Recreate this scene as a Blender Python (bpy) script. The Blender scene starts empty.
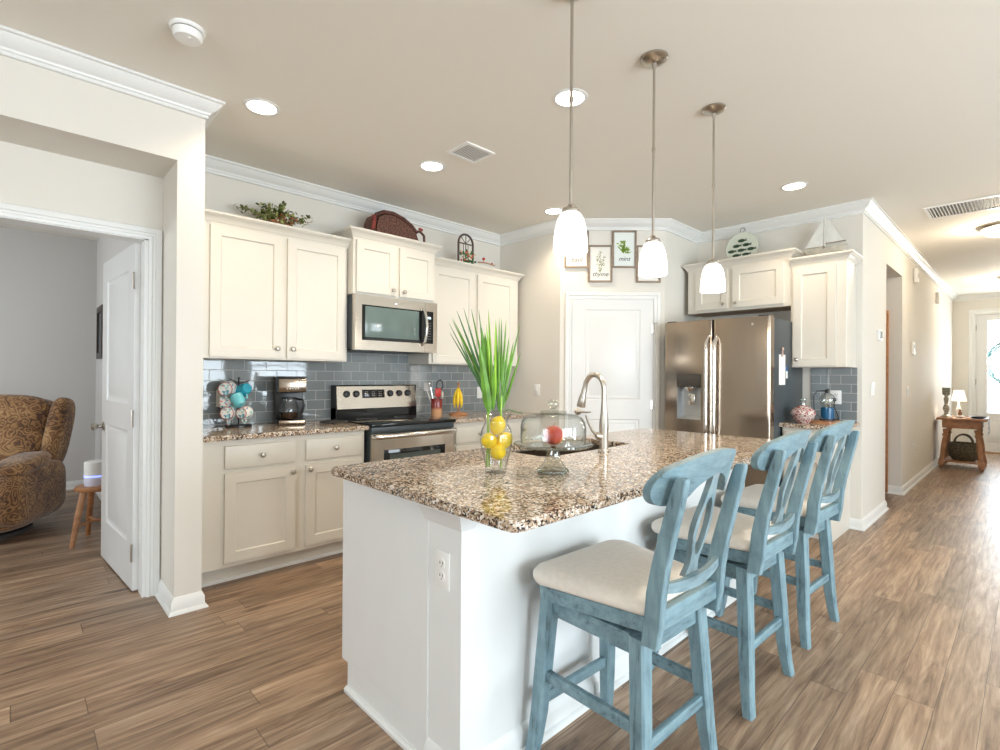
import bpy, bmesh, math, random
from mathutils import Vector, Matrix
from mathutils.geometry import tessellate_polygon
PI = math.pi
random.seed(7)
C = bpy.context.scene.collection
S = bpy.context.scene

# ---------------------------------------------------------------- camera
cam = bpy.data.cameras.new('camera'); co = bpy.data.objects.new('camera', cam); C.objects.link(co)
fw = Vector((0.6907509928, 0.7230903306, 0.0018546584)); rt = Vector((0.7230627495, -0.6907434493, 0.0073312739)); up = Vector((-0.0065822664, 0.0037230503, 0.9999714059))
M = Matrix((( rt.x, up.x, -fw.x, 0), (rt.y, up.y, -fw.y, 0), (rt.z, up.z, -fw.z, 1.2724), (0, 0, 0, 1)))
co.matrix_world = M
cam.sensor_width = 36; cam.lens = 508.2758/1000*36; cam.clip_start = .05; cam.clip_end = 100
S.camera = co
# ---------------------------------------------------------------- world, exposure
S.view_settings.view_transform = 'Standard'; S.view_settings.look = 'None'; S.view_settings.gamma = 1
S.view_settings.use_curve_mapping = False
S.view_settings.exposure = 0.25
w = bpy.data.worlds.new('world'); S.world = w; w.use_nodes = True
w.node_tree.nodes['Background'].inputs[0].default_value = (.86, .93, 1, 1); w.node_tree.nodes['Background'].inputs[1].default_value = 3.0
try:
    S.cycles.max_bounces = 10; S.cycles.diffuse_bounces = 6; S.cycles.glossy_bounces = 5; S.cycles.transmission_bounces = 10; S.cycles.transparent_max_bounces = 16
    S.cycles.caustics_reflective = False; S.cycles.caustics_refractive = False; S.cycles.sample_clamp_indirect = 6
    S.cycles.use_denoising = True
except Exception: pass

def area(name, loc, direction, sx, sy, power, col=(1, 1, 1)):
    l = bpy.data.lights.new(name, 'AREA'); l.shape = 'RECTANGLE'; l.size = sx; l.size_y = sy; l.energy = power; l.color = col
    o = bpy.data.objects.new(name, l); C.objects.link(o); o.location = loc
    o.rotation_euler = Vector(direction).to_track_quat('-Z', 'Z').to_euler(); return o
DAY = (.86, .94, 1.0)
area('daylight_patio', (1.5, -3.62, 1.25), (0, 1, 0), 3.3, 2.1, 190, DAY)
area('daylight_side', (4.2, -3.62, 1.45), (0, 1, 0), 1.3, 1.5, 62, DAY)
area('daylight_back_window', (-4.12, -.2, 1.45), (1, 0, 0), 3.4, 1.6, 150, DAY)
area('daylight_entry', (12.45, .1, 1.5), (-1, 0, 0), .5, 1.6, 90, (.9, .96, 1))
area('daylight_study', (-3.1, 5.4, 1.5), (1, 0, 0), 1.8, 1.4, 75, (.92, .96, 1))
WARM = (1, .83, .62)
CANS = [(2.133, 1.708), (.985, 2.963), (2.132, 2.946), (3.496, 2.973), (4.35, 1.277)]

# ---------------------------------------------------------------- materials
def new(name):
    m = bpy.data.materials.new(name); m.use_nodes = True; nt = m.node_tree
    return m, nt, nt.nodes['Principled BSDF']
def nd(nt, t, **k):
    n = nt.nodes.new('ShaderNode'+t)
    for a, b in k.items():
        if a in n.inputs.keys() if isinstance(a, str) else False: n.inputs[a].default_value = b
        else: setattr(n, a, b)
    return n
def setin(n, **k):
    for a, b in k.items(): n.inputs[a.replace('_', ' ')].default_value = b
def c4(c): return (c[0], c[1], c[2], 1)
def ramp(nt, pts, interp='LINEAR'):
    r = nt.nodes.new('ShaderNodeValToRGB'); r.color_ramp.interpolation = interp
    e = r.color_ramp.elements
    while len(e) < len(pts): e.new(.5)
    for i, (p, c) in enumerate(pts): e[i].position = p; e[i].color = c4(c) if len(c) == 3 else c
    return r
def math_(nt, op, a, b=None, c=None):
    n = nt.nodes.new('ShaderNodeMath'); n.operation = op
    for i, v in enumerate((a, b, c)):
        if v is None: continue
        if isinstance(v, (int, float)): n.inputs[i].default_value = v
        else: nt.links.new(v, n.inputs[i])
    return n.outputs[0]
def mix(nt, fac, a, b, mode='MIX'):
    n = nt.nodes.new('ShaderNodeMix'); n.data_type = 'RGBA'; n.blend_type = mode
    for s, v in ((n.inputs[0], fac), (n.inputs[6], a), (n.inputs[7], b)):
        if isinstance(v, (int, float)): s.default_value = v
        elif isinstance(v, tuple): s.default_value = c4(v)
        else: nt.links.new(v, s)
    return n.outputs[2]
def coords(nt, scale=(1, 1, 1), loc=(0, 0, 0)):
    t = nt.nodes.new('ShaderNodeTexCoord'); m = nt.nodes.new('ShaderNodeMapping')
    m.inputs['Scale'].default_value = scale; m.inputs['Location'].default_value = loc
    nt.links.new(t.outputs['Object'], m.inputs[0]); return m.outputs[0]
def noise(nt, vec, scale, detail=4, rough=.5):
    n = nt.nodes.new('ShaderNodeTexNoise'); n.inputs['Scale'].default_value = scale; n.inputs['Detail'].default_value = detail; n.inputs['Roughness'].default_value = rough
    nt.links.new(vec, n.inputs['Vector']); return n.outputs['Fac']
def bump(nt, b, h, strength=.2, dist=.01):
    n = nt.nodes.new('ShaderNodeBump'); n.inputs['Strength'].default_value = strength; n.inputs['Distance'].default_value = dist
    nt.links.new(h, n.inputs['Height']); nt.links.new(n.outputs[0], b.inputs['Normal'])
def plain(name, col, rough=.5, metal=0, var=.04, vscale=6, **k):
    """principled colour with faint procedural unevenness"""
    m, nt, b = new(name)
    v = coords(nt); n = noise(nt, v, vscale, 3)
    r = ramp(nt, [(.3, tuple(max(0, c*(1-var)) for c in col)), (.7, tuple(min(1, c*(1+var)) for c in col))])
    nt.links.new(n, r.inputs[0]); nt.links.new(r.outputs[0], b.inputs['Base Color'])
    b.inputs['Roughness'].default_value = rough; b.inputs['Metallic'].default_value = metal
    for a, x in k.items(): b.inputs[a.replace('_', ' ')].default_value = x
    return m
def emit(name, col, strength):
    m, nt, b = new(name); b.inputs['Base Color'].default_value = c4((.8, .8, .8)); b.inputs['Emission Color'].default_value = c4(col); b.inputs['Emission Strength'].default_value = strength; return m
def glass(name, col=(1, 1, 1), rough=0, ior=1.45):
    m, nt, b = new(name); b.inputs['Base Color'].default_value = c4(col); b.inputs['Roughness'].default_value = rough
    b.inputs['Transmission Weight'].default_value = 1; b.inputs['IOR'].default_value = ior; return m
def thin_glass(name, tint=(.95, .98, .98), refl=.12):
    m, nt, b = new(name); nt.nodes.remove(b)
    t = nt.nodes.new('ShaderNodeBsdfTransparent'); lw = nt.nodes.new('ShaderNodeLayerWeight'); lw.inputs[0].default_value = .5; nt.links.new(mix(nt, math_(nt, 'POWER', lw.outputs['Facing'], 5), tint, (.38, .42, .40)), t.inputs[0])
    g = nt.nodes.new('ShaderNodeBsdfGlossy'); g.inputs['Roughness'].default_value = .02
    f = nt.nodes.new('ShaderNodeLayerWeight'); f.inputs[0].default_value = .5
    x = nt.nodes.new('ShaderNodeMixShader'); nt.links.new(math_(nt, 'ADD', math_(nt, 'MULTIPLY', math_(nt, 'POWER', f.outputs['Facing'], 4), .55), refl*.4), x.inputs[0])
    nt.links.new(t.outputs[0], x.inputs[1]); nt.links.new(g.outputs[0], x.inputs[2]); nt.links.new(x.outputs[0], nt.nodes['Material Output'].inputs[0]); return m

def wall_paint(name, col):
    m, nt, b = new(name); v = coords(nt); n = noise(nt, v, 220, 2)
    b.inputs['Base Color'].default_value = c4(col); b.inputs['Roughness'].default_value = .75; bump(nt, b, n, .05, .002); return m
def floor_mat():
    m, nt, b = new('plank_floor'); t = nt.nodes.new('ShaderNodeTexCoord'); s = nt.nodes.new('ShaderNodeSeparateXYZ'); nt.links.new(t.outputs['Object'], s.inputs[0])
    x, y = s.outputs[0], s.outputs[1]
    yy = math_(nt, 'DIVIDE', y, .128); row = math_(nt, 'FLOOR', yy)
    wn = nt.nodes.new('ShaderNodeTexWhiteNoise'); wn.noise_dimensions = '1D'; nt.links.new(row, wn.inputs['W'])
    xx = math_(nt, 'ADD', math_(nt, 'DIVIDE', x, 1.22), wn.outputs['Value']); colm = math_(nt, 'FLOOR', xx)
    cb = nt.nodes.new('ShaderNodeCombineXYZ'); nt.links.new(row, cb.inputs[0]); nt.links.new(colm, cb.inputs[1])
    pr = nt.nodes.new('ShaderNodeTexWhiteNoise'); pr.noise_dimensions = '2D'; nt.links.new(cb.outputs[0], pr.inputs['Vector'])
    fy = math_(nt, 'FRACT', yy); fx = math_(nt, 'FRACT', xx)
    ey = math_(nt, 'MINIMUM', fy, math_(nt, 'SUBTRACT', 1, fy)); ex = math_(nt, 'MINIMUM', fx, math_(nt, 'SUBTRACT', 1, fx))
    gy = math_(nt, 'LESS_THAN', ey, .010); gx = math_(nt, 'LESS_THAN', ex, .0013); gap = math_(nt, 'MAXIMUM', gy, gx)
    # grain
    g = nt.nodes.new('ShaderNodeCombineXYZ'); nt.links.new(math_(nt, 'MULTIPLY', x, 1.1), g.inputs[0]); nt.links.new(math_(nt, 'MULTIPLY', y, 12), g.inputs[1]); nt.links.new(math_(nt, 'MULTIPLY', pr.outputs['Value'], 37), g.inputs[2])
    n1 = nt.nodes.new('ShaderNodeTexNoise'); nt.links.new(g.outputs[0], n1.inputs['Vector']); setin(n1, Scale=1.6, Detail=7, Roughness=.62, Distortion=1.3)
    g2 = nt.nodes.new('ShaderNodeCombineXYZ'); nt.links.new(math_(nt, 'MULTIPLY', x, 2.2), g2.inputs[0]); nt.links.new(math_(nt, 'MULTIPLY', y, 42), g2.inputs[1]); nt.links.new(math_(nt, 'MULTIPLY', pr.outputs['Value'], 11), g2.inputs[2])
    n2 = nt.nodes.new('ShaderNodeTexNoise'); nt.links.new(g2.outputs[0], n2.inputs['Vector']); setin(n2, Scale=1.6, Detail=5, Roughness=.65)
    n3 = nt.nodes.new('ShaderNodeTexNoise'); nt.links.new(t.outputs['Object'], n3.inputs['Vector']); setin(n3, Scale=1.1, Detail=3)
    r1 = ramp(nt, [(.26, (.09, .054, .034)), (.39, (.235, .153, .100)), (.54, (.365, .255, .172)), (.72, (.495, .375, .272))]); nt.links.new(n1.outputs['Fac'], r1.inputs[0])
    r2 = ramp(nt, [(.32, (.62, .60, .59)), (.60, (1.08, 1.07, 1.06))]); nt.links.new(n2.outputs['Fac'], r2.inputs[0])
    c = mix(nt, .8, r1.outputs[0], r2.outputs[0], 'MULTIPLY')
    r3 = ramp(nt, [(0, (.66, .64, .62)), (.5, (.95, .93, .91)), (1, (1.25, 1.22, 1.18))]); nt.links.new(pr.outputs['Value'], r3.inputs[0])
    c = mix(nt, .9, c, r3.outputs[0], 'MULTIPLY')
    r4 = ramp(nt, [(.35, (.86, .88, .9)), (.65, (1.08, 1.04, 1.0))]); nt.links.new(n3.outputs['Fac'], r4.inputs[0])
    c = mix(nt, .7, c, r4.outputs[0], 'MULTIPLY')
    # knots
    vk = nt.nodes.new('ShaderNodeTexVoronoi'); kc = nt.nodes.new('ShaderNodeCombineXYZ'); nt.links.new(math_(nt, 'MULTIPLY', x, 1.4), kc.inputs[0]); nt.links.new(math_(nt, 'MULTIPLY', y, 3.2), kc.inputs[1])
    nt.links.new(kc.outputs[0], vk.inputs['Vector']); setin(vk, Scale=1.0)
    kr = ramp(nt, [(.0, (.35, .3, .27)), (.06, (.6, .57, .54)), (.11, (1, 1, 1))]); nt.links.new(vk.outputs['Distance'], kr.inputs[0])
    c = mix(nt, .8, c, kr.outputs[0], 'MULTIPLY')
    c = mix(nt, math_(nt, 'MULTIPLY', gap, .7), c, (.05, .035, .025))
    nt.links.new(c, b.inputs['Base Color'])
    rr = ramp(nt, [(.3, (.42, .42, .42)), (.7, (.3, .3, .3))]); nt.links.new(n2.outputs['Fac'], rr.inputs[0]); nt.links.new(rr.outputs[0], b.inputs['Roughness'])
    h = math_(nt, 'SUBTRACT', n2.outputs['Fac'], gap); bump(nt, b, h, .12, .003); b.inputs['Specular IOR Level'].default_value = .45
    return m
def granite_mat():
    m, nt, b = new('speckled_granite'); v = coords(nt)
    ns = nt.nodes.new('ShaderNodeTexNoise'); nt.links.new(v, ns.inputs['Vector']); setin(ns, Scale=90.0, Detail=2)
    va = nt.nodes.new('ShaderNodeVectorMath'); va.operation = 'MULTIPLY_ADD'; nt.links.new(ns.outputs['Color'], va.inputs[0]); va.inputs[1].default_value = (.012, .012, .012); nt.links.new(v, va.inputs[2])
    vo = nt.nodes.new('ShaderNodeTexVoronoi'); nt.links.new(va.outputs[0], vo.inputs['Vector']); setin(vo, Scale=165.0)
    sp = nt.nodes.new('ShaderNodeSeparateColor'); nt.links.new(vo.outputs['Color'], sp.inputs[0])
    big = noise(nt, v, 26, 4, .6)
    k = math_(nt, 'ADD', math_(nt, 'MULTIPLY', sp.outputs[0], .62), math_(nt, 'MULTIPLY', big, .5))
    r = ramp(nt, [(.0, (.018, .016, .018)), (.37, (.025, .022, .022)), (.41, (.17, .11, .07)), (.48, (.33, .215, .135)), (.58, (.45, .32, .215)), (.70, (.56, .44, .32)), (.80, (.78, .73, .66))]); nt.links.new(k, r.inputs[0])
    nt.links.new(r.outputs[0], b.inputs['Base Color']); b.inputs['Roughness'].default_value = .07; b.inputs['Specular IOR Level'].default_value = .75
    return m
def tile_mat():
    m, nt, b = new('grey_glass_tile'); t = nt.nodes.new('ShaderNodeTexCoord'); s = nt.nodes.new('ShaderNodeSeparateXYZ'); nt.links.new(t.outputs['Object'], s.inputs[0])
    cb = nt.nodes.new('ShaderNodeCombineXYZ'); nt.links.new(s.outputs[0], cb.inputs[0]); nt.links.new(s.outputs[2], cb.inputs[1])
    br = nt.nodes.new('ShaderNodeTexBrick'); nt.links.new(cb.outputs[0], br.inputs['Vector'])
    setin(br, Scale=1.0, Mortar_Size=.0022, Mortar_Smooth=.1, Brick_Width=.152, Row_Height=.0765, Bias=0.0)
    br.inputs['Color1'].default_value = c4((.19, .215, .225)); br.inputs['Color2'].default_value = c4((.25, .275, .285)); br.inputs['Mortar'].default_value = c4((.48, .49, .48))
    nt.links.new(br.outputs['Color'], b.inputs['Base Color'])
    rr = ramp(nt, [(0, (.04, .04, .04)), (1, (.6, .6, .6))]); nt.links.new(br.outputs['Fac'], rr.inputs[0]); nt.links.new(rr.outputs[0], b.inputs['Roughness'])
    n = noise(nt, cb.outputs[0], 9, 2); h = math_(nt, 'SUBTRACT', math_(nt, 'MULTIPLY', n, .35), br.outputs['Fac']); bump(nt, b, h, .35, .003)
    b.inputs['Specular IOR Level'].default_value = .7; return m
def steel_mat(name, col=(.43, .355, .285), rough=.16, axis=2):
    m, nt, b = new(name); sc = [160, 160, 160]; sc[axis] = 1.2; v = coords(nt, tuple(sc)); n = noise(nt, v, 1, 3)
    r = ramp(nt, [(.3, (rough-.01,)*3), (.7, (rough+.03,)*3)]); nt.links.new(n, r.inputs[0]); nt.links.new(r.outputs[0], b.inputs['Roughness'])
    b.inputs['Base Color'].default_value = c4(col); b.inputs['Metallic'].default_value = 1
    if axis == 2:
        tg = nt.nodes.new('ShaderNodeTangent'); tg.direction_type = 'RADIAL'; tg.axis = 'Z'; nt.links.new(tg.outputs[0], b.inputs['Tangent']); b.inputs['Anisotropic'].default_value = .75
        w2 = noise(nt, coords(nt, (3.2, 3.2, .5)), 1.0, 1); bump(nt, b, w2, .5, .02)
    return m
def wood_mat(name, c1, c2, rough=.45, scale=12, axis=0):
    m, nt, b = new(name); sc = [scale]*3; sc[axis] = scale*.08; v = coords(nt, tuple(sc)); n = noise(nt, v, 1.5, 6, .6)
    r = ramp(nt, [(.3, c1), (.7, c2)]); nt.links.new(n, r.inputs[0]); nt.links.new(r.outputs[0], b.inputs['Base Color']); b.inputs['Roughness'].default_value = rough; return m
def blue_mat(axis):
    m, nt, b = new('distressed_blue_wood'); sc = [28]*3; sc[axis] = 3; v = coords(nt, tuple(sc)); n = noise(nt, v, 1.3, 7, .7)
    v2 = coords(nt); n2 = noise(nt, v2, 14, 4, .6)
    r = ramp(nt, [(.32, (.06, .098, .112)), (.43, (.155, .255, .30)), (.7, (.24, .37, .42))]); nt.links.new(n, r.inputs[0])
    r2 = ramp(nt, [(.32, (.72, .74, .74)), (.55, (1.05, 1.03, 1.02))]); nt.links.new(n2, r2.inputs[0])
    c = mix(nt, .8, r.outputs[0], r2.outputs[0], 'MULTIPLY')
    g = nt.nodes.new('ShaderNodeNewGeometry'); pr = ramp(nt, [(.60, (0, 0, 0)), (.72, (.6, .6, .6))]); nt.links.new(g.outputs['Pointiness'], pr.inputs[0])
    c = mix(nt, pr.outputs[0], c, (.33, .29, .25))
    nt.links.new(c, b.inputs['Base Color']); b.inputs['Roughness'].default_value = .5; return m
def paisley_mat():
    m, nt, b = new('brown_paisley_fabric'); v = coords(nt)
    ns = nt.nodes.new('ShaderNodeTexNoise'); nt.links.new(v, ns.inputs['Vector']); setin(ns, Scale=7.0, Detail=3)
    va = nt.nodes.new('ShaderNodeVectorMath'); va.operation = 'MULTIPLY_ADD'; nt.links.new(ns.outputs['Color'], va.inputs[0]); va.inputs[1].default_value = (.22, .22, .22); nt.links.new(v, va.inputs[2])
    wv = nt.nodes.new('ShaderNodeTexVoronoi'); wv.feature = 'F1'; nt.links.new(va.outputs[0], wv.inputs['Vector']); setin(wv, Scale=11.0)
    sn = math_(nt, 'SINE', math_(nt, 'MULTIPLY', wv.outputs['Distance'], 24)); 
    big = noise(nt, v, 5, 3)
    f = math_(nt, 'ADD', math_(nt, 'MULTIPLY', sn, .17), math_(nt, 'ADD', math_(nt, 'MULTIPLY', big, .9), .02))
    r = ramp(nt, [(.2, (.06, .025, .01)), (.42, (.19, .085, .03)), (.62, (.34, .18, .065)), (.85, (.46, .30, .15))]); nt.links.new(f, r.inputs[0])
    nt.links.new(r.outputs[0], b.inputs['Base Color']); b.inputs['Roughness'].default_value = .8; b.inputs['Sheen Weight'].default_value = .25
    bump(nt, b, f, .2, .004); return m
def wicker_mat(name, c1, c2, sc=60):
    m, nt, b = new(name); v = coords(nt); vo = nt.nodes.new('ShaderNodeTexVoronoi'); nt.links.new(v, vo.inputs['Vector']); setin(vo, Scale=float(sc))
    r = ramp(nt, [(.22, c2), (.62, c1)]); nt.links.new(vo.outputs['Distance'], r.inputs[0]); nt.links.new(r.outputs[0], b.inputs['Base Color']); b.inputs['Roughness'].default_value = .7
    bump(nt, b, math_(nt, 'SUBTRACT', 1, vo.outputs['Distance']), .6, .008); return m

m_wall = wall_paint('greige_wall_paint', (.71, .68, .62))
m_ceil = wall_paint('ceiling_paint', (.79, .76, .695))
m_study = wall_paint('study_wall_paint', (.63, .61, .59))
m_trim = plain('white_trim_paint', (.76, .765, .75), .35, var=.01)
m_cab = plain('cream_cabinet_paint', (.685, .65, .58), .38, var=.012)
m_island = plain('cabinet_paint_daylight_tint', (.77, .785, .78), .4, var=.01)  # same paint as the cabinets, daylight's bluish white put into the colour
m_door = plain('white_door_paint', (.72, .72, .71), .35, var=.01)
m_floor = floor_mat(); m_granite = granite_mat(); m_tile = tile_mat()
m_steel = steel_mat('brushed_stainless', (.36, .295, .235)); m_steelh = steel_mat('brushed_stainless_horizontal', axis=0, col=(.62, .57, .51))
m_handle = plain('polished_steel', (.72, .70, .67), .18, 1, var=.02)
m_nickel = plain('satin_nickel', (.47, .43, .375), .28, 1, var=.02)
m_black = plain('black_plastic', (.015, .015, .017), .35, var=.05)
m_bglass = plain('black_glass', (.008, .009, .01), .06, var=.02)
m_ovglass = plain('dark_window_glass', (.07, .09, .085), .08, var=.05)
m_mwglass = plain('microwave_window_glass', (.13, .18, .17), .12, var=.05)
m_darkgrey = plain('dark_grey_side', (.045, .058, .066), .35, var=.03)
m_blue = blue_mat(2); m_bluex = blue_mat(0)
m_cushion = plain('oatmeal_seat_fabric', (.72, .66, .58), .8, var=.05, vscale=60, Sheen_Weight=.2)
m_glow = emit('frosted_glass_glow', (1, .95, .86), .95)
m_disc = emit('lamp_lens_glow', (1, .93, .8), 7)
m_hallglow = emit('hall_dome_glow', (1, .9, .74), 3.0)
m_plastic = plain('white_plastic', (.85, .85, .83), .4, var=.01)
m_slot = plain('dark_slot', (.06, .055, .05), .6)
m_green = plain('palm_leaf', (.12, .28, .03), .4, var=.4, vscale=14)
m_green2 = plain('bright_palm_leaf', (.25, .46, .03), .4, var=.25, vscale=14)
m_green3 = plain('dark_palm_leaf', (.045, .15, .035), .4, var=.3, vscale=14)
m_lemon = plain('lemon_peel', (.85, .60, .02), .35, var=.12, vscale=25)
m_glass = thin_glass('clear_glass', (.97, .98, .98)); m_thick = thin_glass('pressed_glass', (.86, .88, .85), .4)
m_pane = thin_glass('window_pane', (.97, .99, 1), .06)
m_rawwood = wood_mat('raw_cabinet_wood', (.35, .2, .1), (.5, .32, .18))
m_oak = wood_mat('honey_oak', (.30, .12, .045), (.50, .24, .10), .35)
m_tablewood = wood_mat('brown_pine', (.27, .12, .055), (.45, .23, .12), .45)
m_frame = wood_mat('grey_brown_frame_wood', (.19, .14, .10), (.34, .26, .19), .6, 20)
m_paper = plain('white_paper', (.86, .86, .82), .7, var=.01)

# ---------------------------------------------------------------- mesh helpers
class B:
    def __init__(s): s.bm = bmesh.new()
    def raw(s, vs, fs, M=None):
        v = [s.bm.verts.new(M @ Vector(p) if M else p) for p in vs]
        for f in fs:
            try: s.bm.faces.new([v[i] for i in f])
            except ValueError: pass
        return s
    def merge(s, t, M=None):
        if M: bmesh.ops.transform(t, matrix=M, verts=t.verts)
        t.verts.index_update(); v = [s.bm.verts.new(x.co) for x in t.verts]
        for f in t.faces:
            try: s.bm.faces.new([v[x.index] for x in f.verts])
            except ValueError: pass
        t.free(); return s
    def box(s, x0, x1, y0, y1, z0, z1, bv=0, seg=2, M=None):
        t = bmesh.new(); x0, x1 = sorted((x0, x1)); y0, y1 = sorted((y0, y1)); z0, z1 = sorted((z0, z1))
        v = [t.verts.new((x, y, z)) for x in (x0, x1) for y in (y0, y1) for z in (z0, z1)]
        for f in ((0, 1, 3, 2), (4, 6, 7, 5), (0, 4, 5, 1), (2, 3, 7, 6), (0, 2, 6, 4), (1, 5, 7, 3)): t.faces.new([v[i] for i in f])
        if bv: bmesh.ops.bevel(t, geom=t.edges[:], offset=min(bv, .49*min(x1-x0, y1-y0, z1-z0)), segments=seg, affect='EDGES', profile=.5)
        return s.merge(t, M)
    def lathe(s, prof, n=28, M=None, cap=True, closed=False):
        vs, fs = [], []
        for r, z in prof:
            for i in range(n): a = 2*PI*i/n; vs.append((r*math.cos(a), r*math.sin(a), z))
        L = len(prof)
        for j in range(L if closed else L-1):
            k = (j+1) % L
            for i in range(n): fs.append((j*n+i, j*n+(i+1) % n, k*n+(i+1) % n, k*n+i))
        if cap and not closed: fs.append(tuple(range(n))[::-1]); fs.append(tuple((L-1)*n+i for i in range(n)))
        return s.raw(vs, fs, M)
    def tube(s, pts, r, n=10, M=None, cap=True, flat=1):
        pts = [Vector(p) for p in pts]; rs = r if isinstance(r, (list, tuple)) else [r]*len(pts)
        vs, fs = [], []; prev = None
        for i, p in enumerate(pts):
            t = (pts[min(i+1, len(pts)-1)]-pts[max(i-1, 0)]).normalized()
            if prev is None: a = t.orthogonal().normalized()
            else: a = (prev-t*prev.dot(t)).normalized()
            prev = a; b = t.cross(a)
            for k in range(n): q = 2*PI*k/n; vs.append(p+(a*math.cos(q)+b*math.sin(q)*flat)*rs[i])
        for i in range(len(pts)-1):
            for k in range(n): fs.append((i*n+k, i*n+(k+1) % n, (i+1)*n+(k+1) % n, (i+1)*n+k))
        if cap: fs.append(tuple(range(n))[::-1]); fs.append(tuple((len(pts)-1)*n+k for k in range(n)))
        return s.raw(vs, fs, M)
    def beam(s, secs, M=None):
        """secs: list of (cx,cy,cz,halfx,halfy) horizontal rectangular sections"""
        vs, fs = [], []
        for cx, cy, cz, hx, hy in secs:
            ch = min(hx, hy)*.25
            for sx, sy in ((-hx, -hy+ch), (-hx+ch, -hy), (hx-ch, -hy), (hx, -hy+ch), (hx, hy-ch), (hx-ch, hy), (-hx+ch, hy), (-hx, hy-ch)): vs.append((cx+sx, cy+sy, cz))
        for i in range(len(secs)-1):
            for k in range(8): fs.append((i*8+k, i*8+(k+1) % 8, (i+1)*8+(k+1) % 8, (i+1)*8+k))
        fs.append(tuple(range(8))[::-1]); fs.append(tuple((len(secs)-1)*8+k for k in range(8)))
        return s.raw(vs, fs, M)
    def bar(s, p0, p1, w, h, bv=.003, M=None):
        """rectangular bar from p0 to p1, w across, h tall"""
        p0, p1 = Vector(p0), Vector(p1); d = p1-p0; L = d.length; d.normalize()
        u = Vector((0, 0, 1)) if abs(d.z) < .9 else Vector((0, 1, 0)); a = d.cross(u).normalized(); u = a.cross(d)
        Q = Matrix(((d.x, a.x, u.x, p0.x), (d.y, a.y, u.y, p0.y), (d.z, a.z, u.z, p0.z), (0, 0, 0, 1)))
        return s.box(0, L, -w/2, w/2, -h/2, h/2, bv, M=(M @ Q if M else Q))
    def poly(s, outer, d0, d1, holes=(), axis='z', M=None):
        """extrude polygon (with holes) between d0 and d1 along axis; axis y: polygon in x,z"""
        loops = [[Vector((p[0], p[1], 0)) for p in l] for l in [outer, *holes]]
        tri = tessellate_polygon(loops); flat = [p for l in loops for p in l]; n = len(flat)
        f = (lambda p, d: (p.x, p.y, d)) if axis == 'z' else ((lambda p, d: (p.x, d, p.y)) if axis == 'y' else (lambda p, d: (d, p.x, p.y)))
        vs = [f(p, d0) for p in flat]+[f(p, d1) for p in flat]; fs = [tuple(t) for t in tri]+[tuple(i+n for i in t)[::-1] for t in tri]
        o = 0
        for l in loops:
            m = len(l)
            for i in range(m): fs.append((o+i, o+(i+1) % m, n+o+(i+1) % m, n+o+i))
            o += m
        return s.raw(vs, fs, M)
    def sweep(s, path, prof, M=None, closed=False):
        """prof (offset to the right of travel, z) swept along a flat path with mitred corners"""
        P = [Vector(p) for p in path]; n = len(P); ns = []
        for i in range(n-1+(1 if closed else 0)):
            d = (P[(i+1) % n]-P[i]).normalized(); ns.append(Vector((d.y, -d.x)))
        vs, fs = [], []; m = len(prof)
        for i in range(n):
            if closed: a, b = ns[i-1], ns[i]
            else: a = ns[max(i-1, 0)]; b = ns[min(i, n-2)]
            mt = (a+b)/(1+a.dot(b))
            for o, z in prof: vs.append((P[i].x+mt.x*o, P[i].y+mt.y*o, z))
        for i in range(n if closed else n-1):
            j = (i+1) % n
            for k in range(m): fs.append((i*m+k, i*m+(k+1) % m, j*m+(k+1) % m, j*m+k))
        if not closed: fs.append(tuple(range(m))[::-1]); fs.append(tuple((n-1)*m+k for k in range(m)))
        return s.raw(vs, fs, M)
    def blob(s, sx, sy, sz, M=None, e=2.0, nu=24, nv=14):
        """super-ellipsoid, e>2 boxier"""
        vs, fs = [], []; f = lambda c: math.copysign(abs(c)**(2/e), c)
        for j in range(nv+1):
            v = -PI/2+PI*j/nv
            for i in range(nu): u = 2*PI*i/nu; vs.append((sx*f(math.cos(v))*f(math.cos(u)), sy*f(math.cos(v))*f(math.sin(u)), sz*f(math.sin(v))))
        for j in range(nv):
            for i in range(nu): fs.append((j*nu+i, j*nu+(i+1) % nu, (j+1)*nu+(i+1) % nu, (j+1)*nu+i))
        t = bmesh.new(); q = [t.verts.new(p) for p in vs]
        for a in fs: t.faces.new([q[i] for i in a])
        bmesh.ops.remove_doubles(t, verts=t.verts, dist=1e-5)
        return s.merge(t, M)
    def build(s, name, mat, parent=None, loc=None, rotz=0, sharp=.6, **tags):
        bmesh.ops.recalc_face_normals(s.bm, faces=s.bm.faces)
        for f in s.bm.faces: f.smooth = True
        for e in s.bm.edges:
            if len(e.link_faces) == 2 and e.calc_face_angle(0) > sharp: e.smooth = False
        me = bpy.data.meshes.new(name); s.bm.to_mesh(me); s.bm.free(); me.materials.append(mat)
        o = bpy.data.objects.new(name, me); C.objects.link(o)
        if parent: o.parent = parent
        if loc: o.location = loc
        if rotz: o.rotation_euler = (0, 0, rotz)
        for k, v in tags.items(): o[k] = v
        return o
def T(x=0, y=0, z=0): return Matrix.Translation((x, y, z))
def R(a, ax='Z'): return Matrix.Rotation(a, 4, ax)
def thing(name, label, cat, loc=(0, 0, 0), rotz=0, group=None):
    o = bpy.data.objects.new(name, None); C.objects.link(o); o.location = loc; o.rotation_euler = (0, 0, rotz); o.empty_display_size = .1
    o['label'] = label; o['category'] = cat
    if group: o['group'] = group
    return o
def tagd(label, cat, group=None):
    d = dict(label=label, category=cat)
    if group: d['group'] = group
    return d
def struct(name, b, mat, **k): return b.build(name, mat, kind='structure', **k)
def copy_tree(o, parent=None):
    c = o.copy(); C.objects.link(c); c.parent = parent
    for ch in list(o.children): copy_tree(ch, c)
    return c
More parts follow.
